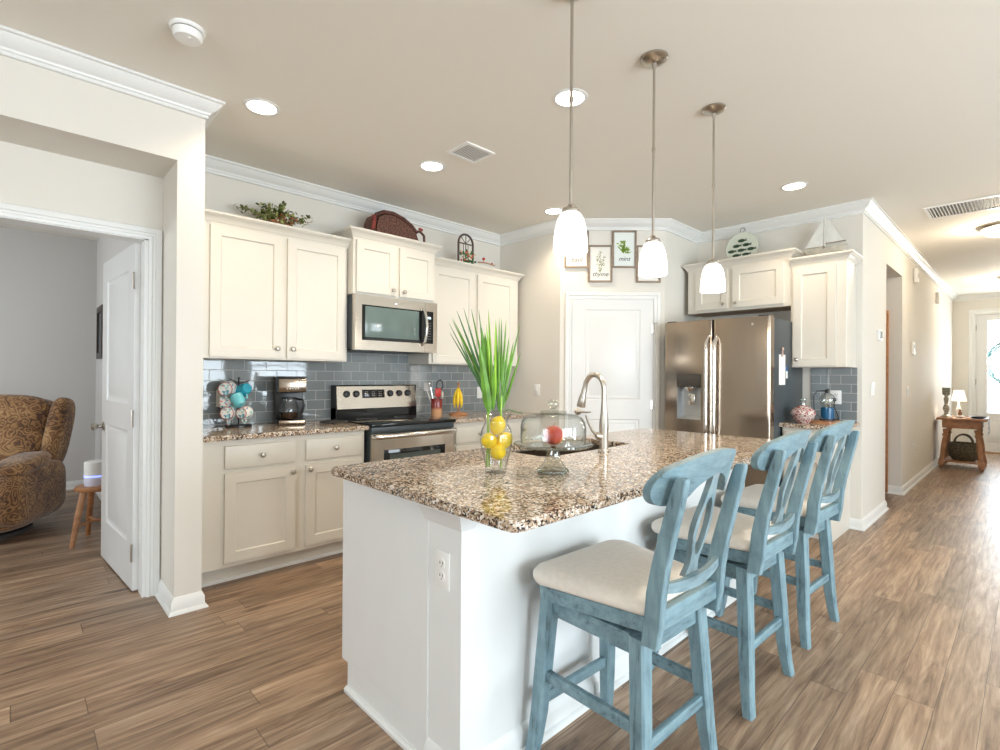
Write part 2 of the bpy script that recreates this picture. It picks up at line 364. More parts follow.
def text_mesh(name, txt, size, mat, parent, Mx, shear=0, ext=.0006, **tags):
    cu = bpy.data.curves.new(name, 'FONT'); cu.body = txt; cu.size = size; cu.align_x = 'CENTER'; cu.shear = shear; cu.extrude = ext
    t = bpy.data.objects.new(name+'_tmp', cu); C.objects.link(t); bpy.context.view_layer.update()
    me = bpy.data.meshes.new_from_object(t.evaluated_get(bpy.context.evaluated_depsgraph_get())); bpy.data.objects.remove(t); bpy.data.curves.remove(cu)
    me.transform(Mx); me.materials.clear(); me.materials.append(mat); me.name = name
    o = bpy.data.objects.new(name, me); C.objects.link(o); o.parent = parent
    for k, v in tags.items(): o[k] = v
    return o
TXT = R(PI/2, 'X')   # text plane -> stands up facing -y

# ---------------------------------------------------------------- setting
H = 2.7584
YC, YD, YR = 3.129, 3.484, 3.947
XK, YP, XF, YH = 3.762, 2.4136, 5.152, .988
DX, DY = 3.762, 3.115          # left end of the diagonal wall
EX, EY = 4.463, 2.4136         # right end
XE = 12.2
b = B(); b.box(-4.2, 12.6, -3.6, 7.5, -.06, 0); struct('floor', b, m_floor)
b = B(); b.box(-4.2, 12.6, -3.6, 7.5, H, H+.08); struct('ceiling', b, m_ceil)
# column, header and recessed door wall
b = B(); b.box(.617, .746, YC, 4.07, 0, H); struct('wall_column', b, m_wall)
b = B(); b.box(-1.6, .617, YC, YD, 2.403, H); b.box(-4.2, -1.6, YC, YD+.12, 0, H); struct('wall_header', b, m_wall)
DL = -.40; DR = .548
b = B(); b.box(-1.6, DL, YD, YD+.12, 0, H); b.box(DR, .617, YD, YD+.12, 0, H); b.box(DL, DR, YD, YD+.12, 2.045, H); struct('wall_left', b, m_wall)
b = B(); b.box(.746, XK, YR, YR+.12, 0, H); struct('wall_range', b, m_wall)
b = B()
b.poly([(XK, YR+.12), (XK, DY), (EX, EY), (XF, YP), (XF, YP+.1), (EX+.05, YP+.1), (XK+.1, DY+.07), (XK+.1, YR+.12)], 0, H); struct('wall_pantry', b, m_wall)
b = B(); b.box(XF, XF+.12, 1.10, YP+.1, 0, H); b.box(XF, 6.159, YH, 1.10, 0, H); struct('wall_fridge', b, m_wall)
b = B(); b.box(6.159, 7.052, YH, 1.10, 2.4, H); b.box(7.052, XE, YH, 1.10, 0, H)
b.box(7.052, 7.172, 1.10, 3.0, 0, H); b.box(6.039, 6.159, 1.10, 3.0, 0, H); b.box(6.039, 7.172, 3.0, 3.12, 0, H); b.box(6.159, 7.052, 1.10, 3.0, 2.4, H); struct('wall_hall', b, m_wall)
# front (entry) wall with the door opening
EL, ER, ETOP = .70, -.215, 2.42
b = B(); b.box(XE, XE+.14, EL, 1.10, 0, H); b.box(XE, XE+.14, -.6, ER, 0, H); b.box(XE, XE+.14, ER, EL, ETOP, H); struct('wall_entry', b, m_wall)
b = B(); b.box(5.6, XE, -.72, -.6, 0, H); b.box(5.48, 5.6, -3.6, -.6, 0, H); struct('wall_right', b, m_wall)
# walls behind the camera with window openings
b = B()
b.box(-4.2, -.15, -3.6, -3.48, 0, H); b.box(3.15, 3.55, -3.6, -3.48, 0, H); b.box(4.85, 5.48, -3.6, -3.48, 0, H); b.box(-.15, 3.15, -3.6, -3.48, 2.3, H)
b.box(3.55, 4.85, -3.6, -3.48, 0, .7); b.box(3.55, 4.85, -3.6, -3.48, 2.2, H); struct('wall_patio', b, m_wall)
b = B(); b.box(-4.2, -4.08, -3.48, -1.9, 0, H); b.box(-4.2, -4.08, 1.5, YC, 0, H); b.box(-4.2, -4.08, -1.9, 1.5, 0, .65); b.box(-4.2, -4.08, -1.9, 1.5, 2.25, H); struct('wall_back', b, m_wall)
def window(n, x0, x1, z0, z1, cols, rows, loc, rotz):
    """in the local x-z plane, centred on y=0"""
    b = B(); f = .06
    b.poly([(x0, z0), (x1, z0), (x1, z1), (x0, z1)], -.03, .03, [[(x0+f, z0+f), (x0+f, z1-f), (x1-f, z1-f), (x1-f, z0+f)]], 'y')
    for i in range(1, cols): x = x0+(x1-x0)*i/cols; b.box(x-.03, x+.03, -.03, .03, z0+f, z1-f)
    for i in range(1, rows): z = z0+(z1-z0)*i/rows; b.box(x0+f, x1-f, -.02, .02, z-.02, z+.02)
    o = struct('window_%d' % n, b, m_trim, loc=loc, rotz=rotz)
    b = B(); b.box(x0+f, x1-f, -.004, .004, z0+f, z1-f); b.build('window_pane', m_pane, o)
window(1, -1.65, 1.65, .02, 2.3, 2, 1, (1.5, -3.54, 0), 0)
window(2, -.65, .65, .7, 2.2, 1, 2, (4.2, -3.54, 0), 0)
window(3, -1.7, 1.7, .65, 2.25, 3, 2, (-4.14, -.2, 0), PI/2)
# study beyond the open door
b = B(); b.box(-3.0, .78, 7.26, 7.38, 0, H); b.box(.66, .78, 4.07, 7.26, 0, H); b.box(.617, .746, 4.07, 4.2, 0, H); b.box(-3.12, -3.0, YD+.12, 4.6, 0, H); b.box(-3.12, -3.0, 6.3, 7.38, 0, H); b.box(-3.12, -3.0, 4.6, 6.3, 0, .8); b.box(-3.12, -3.0, 4.6, 6.3, 2.2, H)
b.box(DR, .66, YD+.121, 4.08, 0, H)
struct('wall_study', b, m_study)
window(4, -.85, .85, .8, 2.2, 2, 2, (-3.06, 5.45, 0), PI/2)

# crown molding: one mitred run; baseboards
crown = [(0, H), (.078, H), (.078, H-.012), (.068, H-.016), (.060, H-.030), (.040, H-.052), (.022, H-.064), (.018, H-.074), (.012, H-.076), (.012, H-.092), (0, H-.096)]
b = B(); b.sweep([(-4.08, YC), (.746, YC), (.746, YR), (XK, YR), (DX, DY), (EX, EY), (XF, YP), (XF, YH), (XE, YH), (XE, -.6), (5.6, -.6), (5.6, -3.48)], crown); struct('trim_1', b, m_trim)
base = [(0, 0), (.028, 0), (.028, .006), (.020, .018), (.014, .02), (.014, .062), (.009, .072), (.004, .084), (0, .088)]
def bboard(name, path):
    b = B(); b.sweep(path, base); struct(name, b, m_trim)
bboard('baseboard_column', [(.617, YD), (.617, YC), (.746, YC), (.746, 3.36)])
bboard('baseboard_fridge', [(XF, 1.075), (XF, YH), (6.159, YH), (6.159, 2.9)])
bboard('baseboard_hall', [(7.052, 3.0), (7.052, YH), (XE, YH), (XE, EL+.075)])
bboard('baseboard_study', [(-3.0, 7.26), (.66, 7.26), (.66, 4.5)])
bboard('baseboard_left', [(-4.08, YC), (-1.6, YC)])
# study door casing (architrave) and jamb
cas = [(0, 0), (.015, 0), (.018, .02), (.012, .03), (.012, .045), (.02, .05), (.02, .085), (.014, .092), (0, .092)]   # (out from wall, across)
def casing(name, x0, x1, zt, loc, rotz, mat=m_trim, wd=.092):
    b = B(); k = wd/.092
    # side view: sweep a section around the opening in the x-z plane
    pts = [(x0, 0), (x0, zt), (x1, zt), (x1, 0)]; outd = [(-1, 0), (-1, 1), (1, 1), (1, 0)]
    vs = []; m = len(cas)
    for (x, z), (ox, oz) in zip(pts, outd):
        for o, a in cas: vs.append((x+ox*a*k, -o, z+oz*a*k))
    fs = []
    for i in range(3):
        for j in range(m): fs.append((i*m+j, i*m+(j+1) % m, (i+1)*m+(j+1) % m, (i+1)*m+j))
    fs.append(tuple(range(m))); fs.append(tuple(3*m+j for j in range(m)))
    b.raw(vs, fs); return struct(name, b, mat, loc=loc, rotz=rotz)
casing('trim_2', DL, DR, 2.035, (0, YD, 0), 0, wd=.066)
b = B(); b.box(DR-.018, DR, YD-.002, YD+.122, 0, 2.045); b.box(DL, DL+.018, YD-.002, YD+.122, 0, 2.045); b.box(DL, DR, YD-.002, YD+.122, 2.03, 2.045); struct('trim_3', b, m_trim)

def panel_door(name, w, h, t, panels, mat, loc, rotz, **tags):
    """slab from x=0..w, y 0..t, with recessed panels on both faces"""
    b = B(); holes = [[(p[0], p[2]), (p[0], p[3]), (p[1], p[3]), (p[1], p[2])] for p in panels]
    b.poly([(0, 0), (w, 0), (w, h), (0, h)], 0, t, holes, 'y')
    for x0, x1, z0, z1 in panels:
        for ys, yd in ((0, 1), (t, -1)):
            a, c, d = .012, .03, .05
            rings = [((x0, x1, z0, z1), 0), ((x0+a, x1-a, z0+a, z1-a), .009), ((x0+c, x1-c, z0+c, z1-c), .010), ((x0+d, x1-d, z0+d, z1-d), .004)]
            vs = []
            for (p, q, r, s_), dp in rings: vs += [(p, ys+yd*dp, r), (q, ys+yd*dp, r), (q, ys+yd*dp, s_), (p, ys+yd*dp, s_)]
            fs = [(i*4+k, i*4+(k+1) % 4, (i+1)*4+(k+1) % 4, (i+1)*4+k) for i in range(3) for k in range(4)]+[(12, 13, 14, 15)]
            b.raw(vs, fs)
    return b.build(name, mat, loc=loc, rotz=rotz, kind='structure', **tags)
def lever(parent, x, z, y, dirx):
    b = B(); b.lathe([(.0, 0), (.032, 0), (.032, .006), (.024, .012), (.011, .014), (.011, .045), (0, .045)], 20, T(x, y, z) @ R(PI/2, 'X'))
    b.tube([(x, y-.042, z), (x+dirx*.03, y-.05, z+.003), (x+dirx*.075, y-.05, z-.004), (x+dirx*.115, y-.046, z-.002)], [.009, .009, .007, .006], 8)
    return b.build('door_handle', m_nickel, parent)
# study door, swung into the study (hinged on the right jamb)
sd = panel_door('door_1', .86, 2.02, .035, [(.14, .72, .26, .92), (.14, .72, 1.08, 1.88)], m_door, (.536, YD+.118, .010), math.radians(94.0))
b = B()
for s in (-1, 1):
    b.lathe([(0, 0), (.03, 0), (.03, .006), (.012, .012), (.011, .03), (.024, .042), (.028, .055), (.02, .068), (0, .071)], 20, T(.80, .0175, .90) @ R(PI/2*s, 'X') @ T(0, 0, .0175))
b.build('door_handle', m_nickel, sd)
for z in (.22, 1.0, 1.80):
    b = B(); b.box(-.001, .035, .036, .0385, z-.045, z+.045); b.tube([(-.004, .041, z-.05), (-.004, .041, z+.05)], .006, 8); b.build('hinge', m_nickel, sd)
# pantry door on the diagonal wall
ds = Vector((EX-DX, EY-DY, 0)); dl = ds.length; ds.normalize()
def dpt(px):   # distance along the diagonal wall of a ray through image column px
    return px
pl0 = (3.842-DX)*math.sqrt(2); pl1 = (4.385-DX)*math.sqrt(2)   # door slab
PD = (DX, DY, 0)
casing('trim_4', pl0-.004, pl1+.004, 2.012, PD, -PI/4, wd=.062)
pd = panel_door('door_2', pl1-pl0, 2.0, .012, [(.125, pl1-pl0-.125, .22, .86), (.12, pl1-pl0-.12, 1.04, 1.90)], m_door, (DX+ds.x*pl0-.009, DY+ds.y*pl0-.009, .01), -PI/4)
lever(pd, .062, .93, 0, 1)
for z in (.2, 1.0, 1.72):
    b = B(); b.tube([(pl1-pl0+.004, -.006, z-.045), (pl1-pl0+.004, -.006, z+.045)], .006, 8); b.box(pl1-pl0-.02, pl1-pl0+.003, -.002, 0, z-.04, z+.04)
    if z > 1.5: b.tube([(pl1-pl0+.004, -.006, z+.048), (pl1-pl0+.03, -.035, z+.052)], .003, 6)
    b.build('hinge', m_nickel, pd)
# entry door
casing('trim_5', -EL, -ER, ETOP, (XE, 0, 0), -PI/2, wd=.075)
ed = thing('door_3', '', '', (XE+.05, EL-.012, .03), -PI/2); del ed['label']; del ed['category']; ed['kind'] = 'structure'
dw = EL-ER-.024; gx0, gx1, gz0, gz1 = .15, dw-.15, .66, 2.27
b = B(); b.poly([(0, 0), (dw, 0), (dw, 2.38), (0, 2.38)], 0, .045, [[(gx0, gz0), (gx0, gz1), (gx1, gz1), (gx1, gz0)]], 'y')
b.poly([(gx0-.03, gz0-.03), (gx1+.03, gz0-.03), (gx1+.03, gz1+.03), (gx0-.03, gz1+.03)], -.012, 0, [[(gx0, gz0), (gx0, gz1), (gx1, gz1), (gx1, gz0)]], 'y')
b.box(gx0, gx1, .01, .03, 1.46, 1.485)
b.box(.15, dw-.15, -.008, 0, .16, .5, .004); b.build('door_slab', m_door, ed)
b = B(); b.box(gx0, gx1, .018, .024, gz0, gz1); b.build('door_pane', m_pane, ed)
for z in (.25, 1.2, 2.15):
    b = B(); b.tube([(.0, -.008, z-.05), (.0, -.008, z+.05)], .007, 8); b.build('hinge', m_slot, ed)
b = B(); b.box(XE-.02, XE+.14, ER, EL, 0, .025, .004); struct('trim_6', b, m_rawwood)
# wreath hoop hanging outside the entry glass
b = B(); b.box(XE, XE+.14, EL-.013, EL, 0, ETOP); b.box(XE, XE+.14, ER, ER+.013, 0, ETOP); b.box(XE, XE+.14, ER, EL, 2.408, ETOP); b.box(XE+.09, XE+.11, EL-.03, EL-.012, 0, ETOP); struct('trim_8', b, m_trim)
t = thing('door_wreath', 'thin round grey-green wreath hoop seen through the front door glass', 'wreath', (XE+.16, .19, 1.56))
b = B(); rr = random.Random(3)
for k in range(5):
    pts = []
    for i in range(41):
        a = 2*PI*i/40; q = .35+.018*math.sin(5*a+k*1.3)+.008*k; pts.append((.012*math.cos(7*a+k), q*math.sin(a), q*math.cos(a)))
    b.tube(pts, .008, 6, cap=False)
b.build('hoop', plain('wreath_twig', (.10, .20, .19), .8, var=.3), t)
b = B()
for i in range(70):
    a = rr.uniform(0, 2*PI); q = .36+rr.uniform(-.03, .04); c = Vector((rr.uniform(-.02, .02), q*math.sin(a), q*math.cos(a)))
    b.blob(.006, .03, .012, T(*c) @ R(a+rr.uniform(-.8, .8), 'X'), nu=6, nv=4)
b.build('leaves', plain('wreath_leaf', (.14, .22, .20), .7, var=.3), t)
# hallway side room door (brown wood seen on edge)
b = B(); b.box(7.0, 7.04, 1.102, 1.92, .01, 2.03, .004); struct('door_4', b, m_oak)
t = thing('ceiling_light', 'flush light in the side passage off the hallway', 'ceiling light', (6.6, 1.75, 2.4))
b = B(); b.lathe([(0, 0), (.15, 0), (.15, -.02), (.12, -.06), (.05, -.09), (0, -.095)], 28); b.build('glass_dome', emit('passage_dome_glow', (1, .9, .74), 2), t)

# ---------------------------------------------------------------- cabinets
def shaker(b, x0, x1, z0, z1, y, t=.02, fr=.06):
    """door front on plane y (front face y-t), recessed centre panel"""
    b.poly([(x0, z0), (x1, z0), (x1, z1), (x0, z1)], y-t, y, [[(x0+fr, z0+fr), (x0+fr, z1-fr), (x1-fr, z1-fr), (x1-fr, z0+fr)]], 'y')
    b.box(x0+fr-.001, x1-fr+.001, y-t+.010, y, z0+fr-.001, z1-fr+.001)
    i = fr; g = .006
    b.raw([(x0+i, y-t, z0+i), (x1-i, y-t, z0+i), (x1-i, y-t, z1-i), (x0+i, y-t, z1-i), (x0+i+g, y-t+.0098, z0+i+g), (x1-i-g, y-t+.0098, z0+i+g), (x1-i-g, y-t+.0098, z1-i-g), (x0+i+g, y-t+.0098, z1-i-g)], [(k, (k+1) % 4, 4+(k+1) % 4, 4+k) for k in range(4)])
def knob(parent, x, y, z):
    b = B(); b.lathe([(0, 0), (.008, 0), (.006, .010), (.007, .014), (.0155, .019), (.016, .024), (.011, .030), (0, .032)], 18, T(x, y, z) @ R(PI/2, 'X')); return b.build('knob', m_nickel, parent)
ccrown = lambda z: [(0, z-.004), (.004, z-.004), (.004, z+.004), (.010, z+.008), (.013, z+.016), (.022, z+.030), (.034, z+.042), (.042, z+.046), (.042, z+.050), (.050, z+.052), (.050, z+.066), (0, z+.066)]
def cabinet(name, label, loc, rotz, w, d, z0, z1, doors=(), drawers=(), crown_at=None, mat=None, under=None, left_open=True, right_ret=True, group=None):
    mat = mat or m_cab; t = thing(name, label, 'cabinet', loc, rotz, group)
    b = B(); b.box(0, w, -d, 0, z0, z1, .002, 1)
    b.build('body', mat, t)
    if under:
        b = B(); b.box(.02, w-.02, -d+.02, -.01, z0-.003, z0-.0005); b.build('underside', under, t)
    for x0, x1, a, c, kx, kz in doors:
        b = B(); shaker(b, x0, x1, a, c, -d); o = b.build('door', mat, t)
        if kx is not None: knob(o, kx, -d-.02, kz)
    for x0, x1, a, c in drawers:
        b = B(); b.box(x0, x1, -d-.02, -d, a, c, .004); o = b.build('drawer', mat, t); knob(o, (x0+x1)/2, -d-.02, (a+c)/2)
    if crown_at:
        p = [(0, -.01 if left_open else -d+.0), (0, -d), (w, -d)]
        if not left_open: p = p[1:]
        if right_ret: p.append((w, -.01))
        b = B(); b.sweep(p, ccrown(crown_at)); b.build('crown_molding', mat, t)
    return t
UD = .325
# uppers on range wall (local origin on the wall, x to the right)
cabinet('wall_cabinet', 'two-door cream upper cabinet beside the column, above the coffee maker', (.762, YR-.001, 0), 0, 1.076, UD, 1.372, 2.245,
        [(.132, .585, 1.385, 2.224, .548, 1.45), (.618, 1.050, 1.385, 2.224, .655, 1.45)], crown_at=2.24, left_open=False)
cabinet('wall_cabinet', 'short raised cream cabinet directly above the microwave', (1.842, YR-.001, 0), 0, .757, .405, 1.888, 2.32,
        [(.022, .368, 1.905, 2.298, .332, 1.945), (.400, .735, 1.905, 2.298, .436, 1.945)], crown_at=2.314)
cabinet('wall_cabinet', 'two-door cream upper cabinet between the microwave and the pantry corner', (2.602, YR-.001, 0), 0, 1.10, UD, 1.372, 2.245,
        [(.03, .500, 1.385, 2.224, .46, 1.45), (.545, 1.03, 1.385, 2.224, .585, 1.45)], crown_at=2.24, left_open=False)
# over fridge and right of it; local x runs toward -Y
cabinet('wall_cabinet', 'wide short cream cabinet above the stainless refrigerator', (XF-.001, 2.36, 0), -PI/2, .923, UD, 1.895, 2.32,
        [(.085, .392, 1.92, 2.285, .358, 1.962), (.437, .870, 1.92, 2.285, .472, 1.962)], crown_at=2.314, under=m_rawwood)
cabinet('wall_cabinet', 'tall single-door cream cabinet right of the refrigerator', (XF-.001, 1.436, 0), -PI/2, .405, UD, 1.365, 2.235,
        [(.025, .335, 1.378, 2.205, .055, 1.43)], crown_at=2.228, left_open=False)
# base cabinets
CT = .907
def base_cab(label, loc, rotz, w, doors, drawers, toe=True, rpanel=False):
    t = thing('base_cabinet', label, 'cabinet', loc, rotz); D = .60
    b = B(); b.box(0, w, -D, 0, .105, CT-.032, .002, 1); b.box(0, w, -D+.075, 0, 0, .105); 
    if rpanel: b.box(w+.0005, w+.012, -D, 0, 0, CT-.032)
    b.build('body', m_cab, t)
    b = B(); b.sweep([(0, -D+.075), (w, -D+.075)], [(0, 0), (.014, 0), (.014, .012), (.006, .02), (0, .02)]); b.build('shoe_molding', m_trim, t)
    for x0, x1, a, c, kx, kz in doors:
        b = B(); shaker(b, x0, x1, a, c, -D); o = b.build('door', m_cab, t); knob(o, kx, -D-.02, kz)
    for x0, x1, a, c in drawers:
        b = B(); b.box(x0, x1, -D-.02, -D, a, c, .004); o = b.build('drawer', m_cab, t); knob(o, (x0+x1)/2, -D-.02, (a+c)/2)
    return t
x0 = .748
base_cab('cream base cabinet with two drawers between the column and the range', (x0, YR-.001, 0), 0, 1.09,
         [(.913-x0, 1.335-x0, .135, .672, 1.315-x0, .64), (1.405-x0, 1.815-x0, .135, .672, 1.428-x0, .64)],
         [(.913-x0, 1.335-x0, .700, .838), (1.405-x0, 1.815-x0, .700, .838)])
x0 = 2.645
base_cab('cream base cabinet between the range and the pantry corner', (x0, YR-.001, 0), 0, XK-x0-.002,
         [(.03, .545, .135, .672, .50, .64), (.60, 1.07, .135, .672, .64, .64)], [(.03, .545, .700, .838), (.60, 1.07, .700, .838)])
base_cab('narrow cream base cabinet between the refrigerator and the hallway', (XF-.001, 1.412, 0), -PI/2, .335, [(.02, .315, .135, .672, .055, .64)], [(.02, .315, .700, .838)], rpanel=True)
def rrect(x0, x1, y0, y1, r, n=6, corners=(1, 1, 1, 1)):
    out = []
    for (cx, cy, a0), on in zip(((x0+r, y0+r, PI), (x1-r, y0+r, 1.5*PI), (x1-r, y1-r, 0), (x0+r, y1-r, .5*PI)), corners):
        if on: out += [(cx+r*math.cos(a0+k*PI/2/n), cy+r*math.sin(a0+k*PI/2/n)) for k in range(n+1)]
        else: out.append((cx+r*math.cos(a0+PI/4)*1.41421, cy+r*math.sin(a0+PI/4)*1.41421))
    return out
def bevel_slab(outline, z0, z1, holes=(), bv=.005):
    b = B(); b.poly(outline, z0, z1, holes); bm = b.bm
    bmesh.ops.remove_doubles(bm, verts=bm.verts, dist=1e-6); bmesh.ops.recalc_face_normals(bm, faces=bm.faces)
    es = [e for e in bm.edges if len(e.link_faces) == 2 and abs(e.verts[0].co.z-e.verts[1].co.z) < 1e-6 and e.calc_face_angle(0) > 1.2]
    bmesh.ops.bevel(bm, geom=es, offset=bv, segments=2, affect='EDGES'); return b
b = bevel_slab([(.748, 3.302), (1.852, 3.302), (1.852, 3.9445), (.748, 3.9445)], CT-.032, CT)
b.build('countertop', m_granite, **tagd('granite countertop under the coffee maker and mug tree, left of the range', 'countertop'))
b = bevel_slab([(2.632, 3.302), (XK-.002, 3.302), (XK-.002, 3.9445), (2.632, 3.9445)], CT-.032, CT)
b.build('countertop', m_granite, **tagd('granite countertop right of the range, under the bananas', 'countertop'))
b = bevel_slab(rrect(4.505, XF-.002, 1.0, 1.43, .02, corners=(1, 0, 0, 0)), CT-.032, CT)
b.build('countertop', m_granite, **tagd('small granite countertop between refrigerator and hallway', 'countertop'))
# backsplash
b = B(); b.box(0, 3.01, 0, .008, CT+.001, 1.372); b.box(1.09, 1.86, 0, .008, 1.372, 1.47); o = struct('wall_backsplash', b, m_tile, loc=(.748, YR-.0085, 0))
b = B(); b.box(0, .345, 0, .008, CT+.001, 1.365); struct('trim_7', b, m_tile, loc=(XF-.0085, 1.365, 0), rotz=-PI/2)

# ---------------------------------------------------------------- island
IX0, IX1, IY0, IY1 = .90, 3.27, .885, 1.925
t = thing('kitchen_island', 'white kitchen island with pilaster end panel, carrying the large granite top', 'island', (.985, 1.195, 0))
ox, oy = .985, 1.195; W = 3.19-ox; yb = 1.955-oy
b = B()
b.box(0, W, 0, .165, 0, CT-.031)                       # pony wall / pilaster thickness
b.box(.012, .72, .165, yb, .11, CT-.031); b.box(1.50, W-.012, .165, yb, .11, CT-.031); b.box(.72, 1.50, .165, yb, .11, .60); b.box(.72, 1.50, yb-.02, yb, .60, CT-.031)
b.box(.012, W-.012, .165, yb-.05, 0, .11)
b.build('body', m_island, t)
b = B(); b.box(-.004, 0.012, .166, yb-.0, .11, CT-.031, .001, 1); b.box(-.004, .012, .166, yb-.05, 0, .11); b.build('end_panel', m_island, t)
b = B(); b.sweep([(.0, .165), (.0, 0), (W, 0), (W, .165)], [(0, 0), (.03, 0), (.03, .008), (.021, .02), (.016, .022), (.016, .066), (.009, .078), (.004, .088), (0, .092)]); b.build('baseboard', m_island, t)
b = B(); b.sweep([(-.004, .18), (-.004, yb-.05)][::-1], [(0, 0), (.016, 0), (.016, .012), (.008, .02), (0, .02)]); b.build('shoe_molding', m_island, t)
cap = [(0, CT-.11), (.006, CT-.105), (.010, CT-.095), (.018, CT-.08), (.034, CT-.055), (.040, CT-.05), (.040, CT-.031), (0, CT-.031)]
b = B(); b.sweep([(.0, .185), (0, 0), (.05, 0)], cap); b.build('cap_molding', m_island, t)
# kitchen-side cabinet doors and drawers
for k in range(4):
    x0 = .03+k*(W-.06)/4; x1 = .03+(k+1)*(W-.06)/4-.03
    b = B(); M2 = T(x1+x0, yb, 0) @ R(PI)
    q = B(); shaker(q, x0, x1, .135, .672, 0); b.merge(q.bm, M2); o = b.build('door', m_island, t)
    kb = B(); kb.lathe([(0, 0), (.008, 0), (.006, .010), (.016, .02), (.011, .030), (0, .032)], 12, T(x0+.04, yb+.02, .64) @ R(-PI/2, 'X')); kb.build('knob', m_nickel, o)
    b = B(); b.box(x0, x1, yb, yb+.02, .70, .838, .004); b.build('drawer', m_island, t)
# outlet plate on the pilaster
def outlet(label, loc, rotz, duplex=True, w=.072, h=.118, gangs=1, name='wall_outlet', cat='outlet', group=None):
    t = thing(name, label, cat, loc, rotz, group); W = w+(gangs-1)*.046
    b = B(); b.box(-W/2, W/2, -.006, 0, -h/2, h/2, .0025); b.build('plate', m_plastic, t)
    for g in range(gangs):
        gx = (g-(gangs-1)/2)*.046
        if duplex:
            for s in (-1, 1):
                b = B(); b.lathe([(0, 0), (.016, 0), (.016, .0025), (0, .0025)], 18, T(gx, -.006, s*.0195) @ R(PI/2, 'X')); o = b.build('socket', m_plastic, t)
                b = B(); b.box(gx-.008, gx-.0055, -.0093, -.0085, s*.0195-.001, s*.0195+.008); b.box(gx+.0055, gx+.008, -.0093, -.0085, s*.0195-.001, s*.0195+.008); b.lathe([(0, 0), (.0022, 0), (0, .0006)], 8, T(gx, -.0086, s*.0195-.008) @ R(PI/2, 'X')); b.build('slots', m_slot, o)
        else:
            b = B(); b.box(gx-.0165, gx+.0165, -.009, -.006, -.033, .033, .002); b.box(gx-.004, gx+.004, -.014, -.009, -.002, .012, .001); b.build('switch', m_plastic, t)
    return t
outlet('white duplex outlet on the end of the island', (.9845, 1.283, .66), -PI/2)
# island granite
b = bevel_slab(rrect(IX0, IX1, IY0, IY1, .035), CT-.030, CT, holes=[rrect(1.74, 2.45, 1.515, 1.855, .05)[::-1]], bv=.006)
b.build('island_countertop', m_granite, **tagd('large speckled granite slab on the island with the sink cut into it', 'countertop'))
# sink basin
t = thing('kitchen_sink', 'undermount stainless sink set in the island granite', 'sink', (2.095, 1.685, CT-.25))
b = B(); o_ = rrect(-.365, .365, -.178, .178, .05); i_ = rrect(-.35, .35, -.163, .163, .045)
b.poly(o_, .0, .218, [i_[::-1]]); b.poly(i_, 0, .006); b.build('basin', m_steelh, t)
b = B(); b.lathe([(0, .007), (.045, .007), (.045, .010), (.03, .009), (0, .009)], 20); b.build('drain', m_handle, t)
# faucet
t = thing('kitchen_faucet', 'tall brushed nickel gooseneck faucet standing behind the sink on the island', 'faucet', (2.085, 1.445, CT))
b = B(); b.lathe([(0, 0), (.028, 0), (.028, .006), (.022, .012), (.0215, .09), (.023, .12), (.021, .15), (.016, .19), (.0135, .24), (.0125, .26), (0, .26)], 24); b.build('base', m_nickel, t)
pts = []; rads = []
for i in range(3): pts.append((0, 0, .25+.02*i)); rads.append(.0125)
for i in range(0, 15):
    a = PI*i/14*.97; pts.append((-.006*i/14, .056-.056*math.cos(a), .300+.075*math.sin(a))); rads.append(.0125)
b = B(); b.tube(pts, rads, 14); b.build('spout', m_nickel, t)
e = pts[-1]; b = B(); b.tube([e, (e[0]-.002, e[1]+.006, e[2]-.025), (e[0]-.004, e[1]+.012, e[2]-.05), (e[0]-.006, e[1]+.018, e[2]-.09), (e[0]-.006, e[1]+.019, e[2]-.095)], [.0135, .014, .018, .0225, .02], 16); b.build('spray_head', m_nickel, t)
b = B(); b.tube([(-.0, 0, .07), (-.02, .012, .075), (-.035, .02, .08)], [.017, .018, .015], 14); b.tube([(-.032, .02, .08), (-.045, .035, .10), (-.052, .055, .14), (-.052, .07, .175)], [.011, .009, .008, .007], 10, flat=.7); b.build('handle', m_nickel, t)

# ---------------------------------------------------------------- range
t = thing('electric_range', 'stainless electric range with black glass cooktop and five-knob back panel', 'range', (1.861, YR-.012, 0)); W = .763
b = B(); b.box(0, W, -.615, -.0, .02, .895); b.box(.02, W-.02, -.56, -.02, 0, .02); b.build('body', m_darkgrey, t)
b = B(); b.box(-.004, W+.004, -.665, -.05, .893, .918, .006); b.build('cooktop', m_bglass, t)
b = B(); b.box(0.004, W-.004, -.648, -.615, .845, .893, .004); b.build('front_trim', m_darkgrey, t)
b = B(); b.poly([(0.004, .26), (W-.004, .26), (W-.004, .842), (.004, .842)], -.655, -.615, [[(.12, .36), (.12, .70), (W-.12, .70), (W-.12, .36)]], 'y'); o = b.build('oven_door', m_steelh, t)
b = B(); b.box(.1, W-.1, -.6575, -.64, .34, .72, .002); b.build('window_frame', m_bglass, o); b = B(); b.box(.15, W-.15, -.659, -.657, .39, .685, .0); b.build('window', m_ovglass, o)
b = B(); b.tube([(.02, -.655, .822), (.025, -.69, .826), (.05, -.702, .826), (W/2, -.708, .826), (W-.05, -.702, .826), (W-.025, -.69, .826), (W-.02, -.655, .822)], .019, 12); b.build('handle', m_handle, o)
b = B(); b.box(.004, W-.004, -.65, -.615, .06, .25, .004); b.build('drawer', m_steelh, t)
b = B(); b.poly([(-.10, .919), (-.10, .99), (-.08, 1.0), (-.06, 1.005), (-.0, 1.005), (0, .90), (-.1, .90)], 0, W, axis='x'); b.build('riser', m_bglass, t)
b = B(); b.poly([(-.105, .995), (-.082, 1.178), (-.070, 1.188), (-.0, 1.188), (0, .995)], .004, W-.004, axis='x'); bg = b.build('backguard', m_steelh, t)
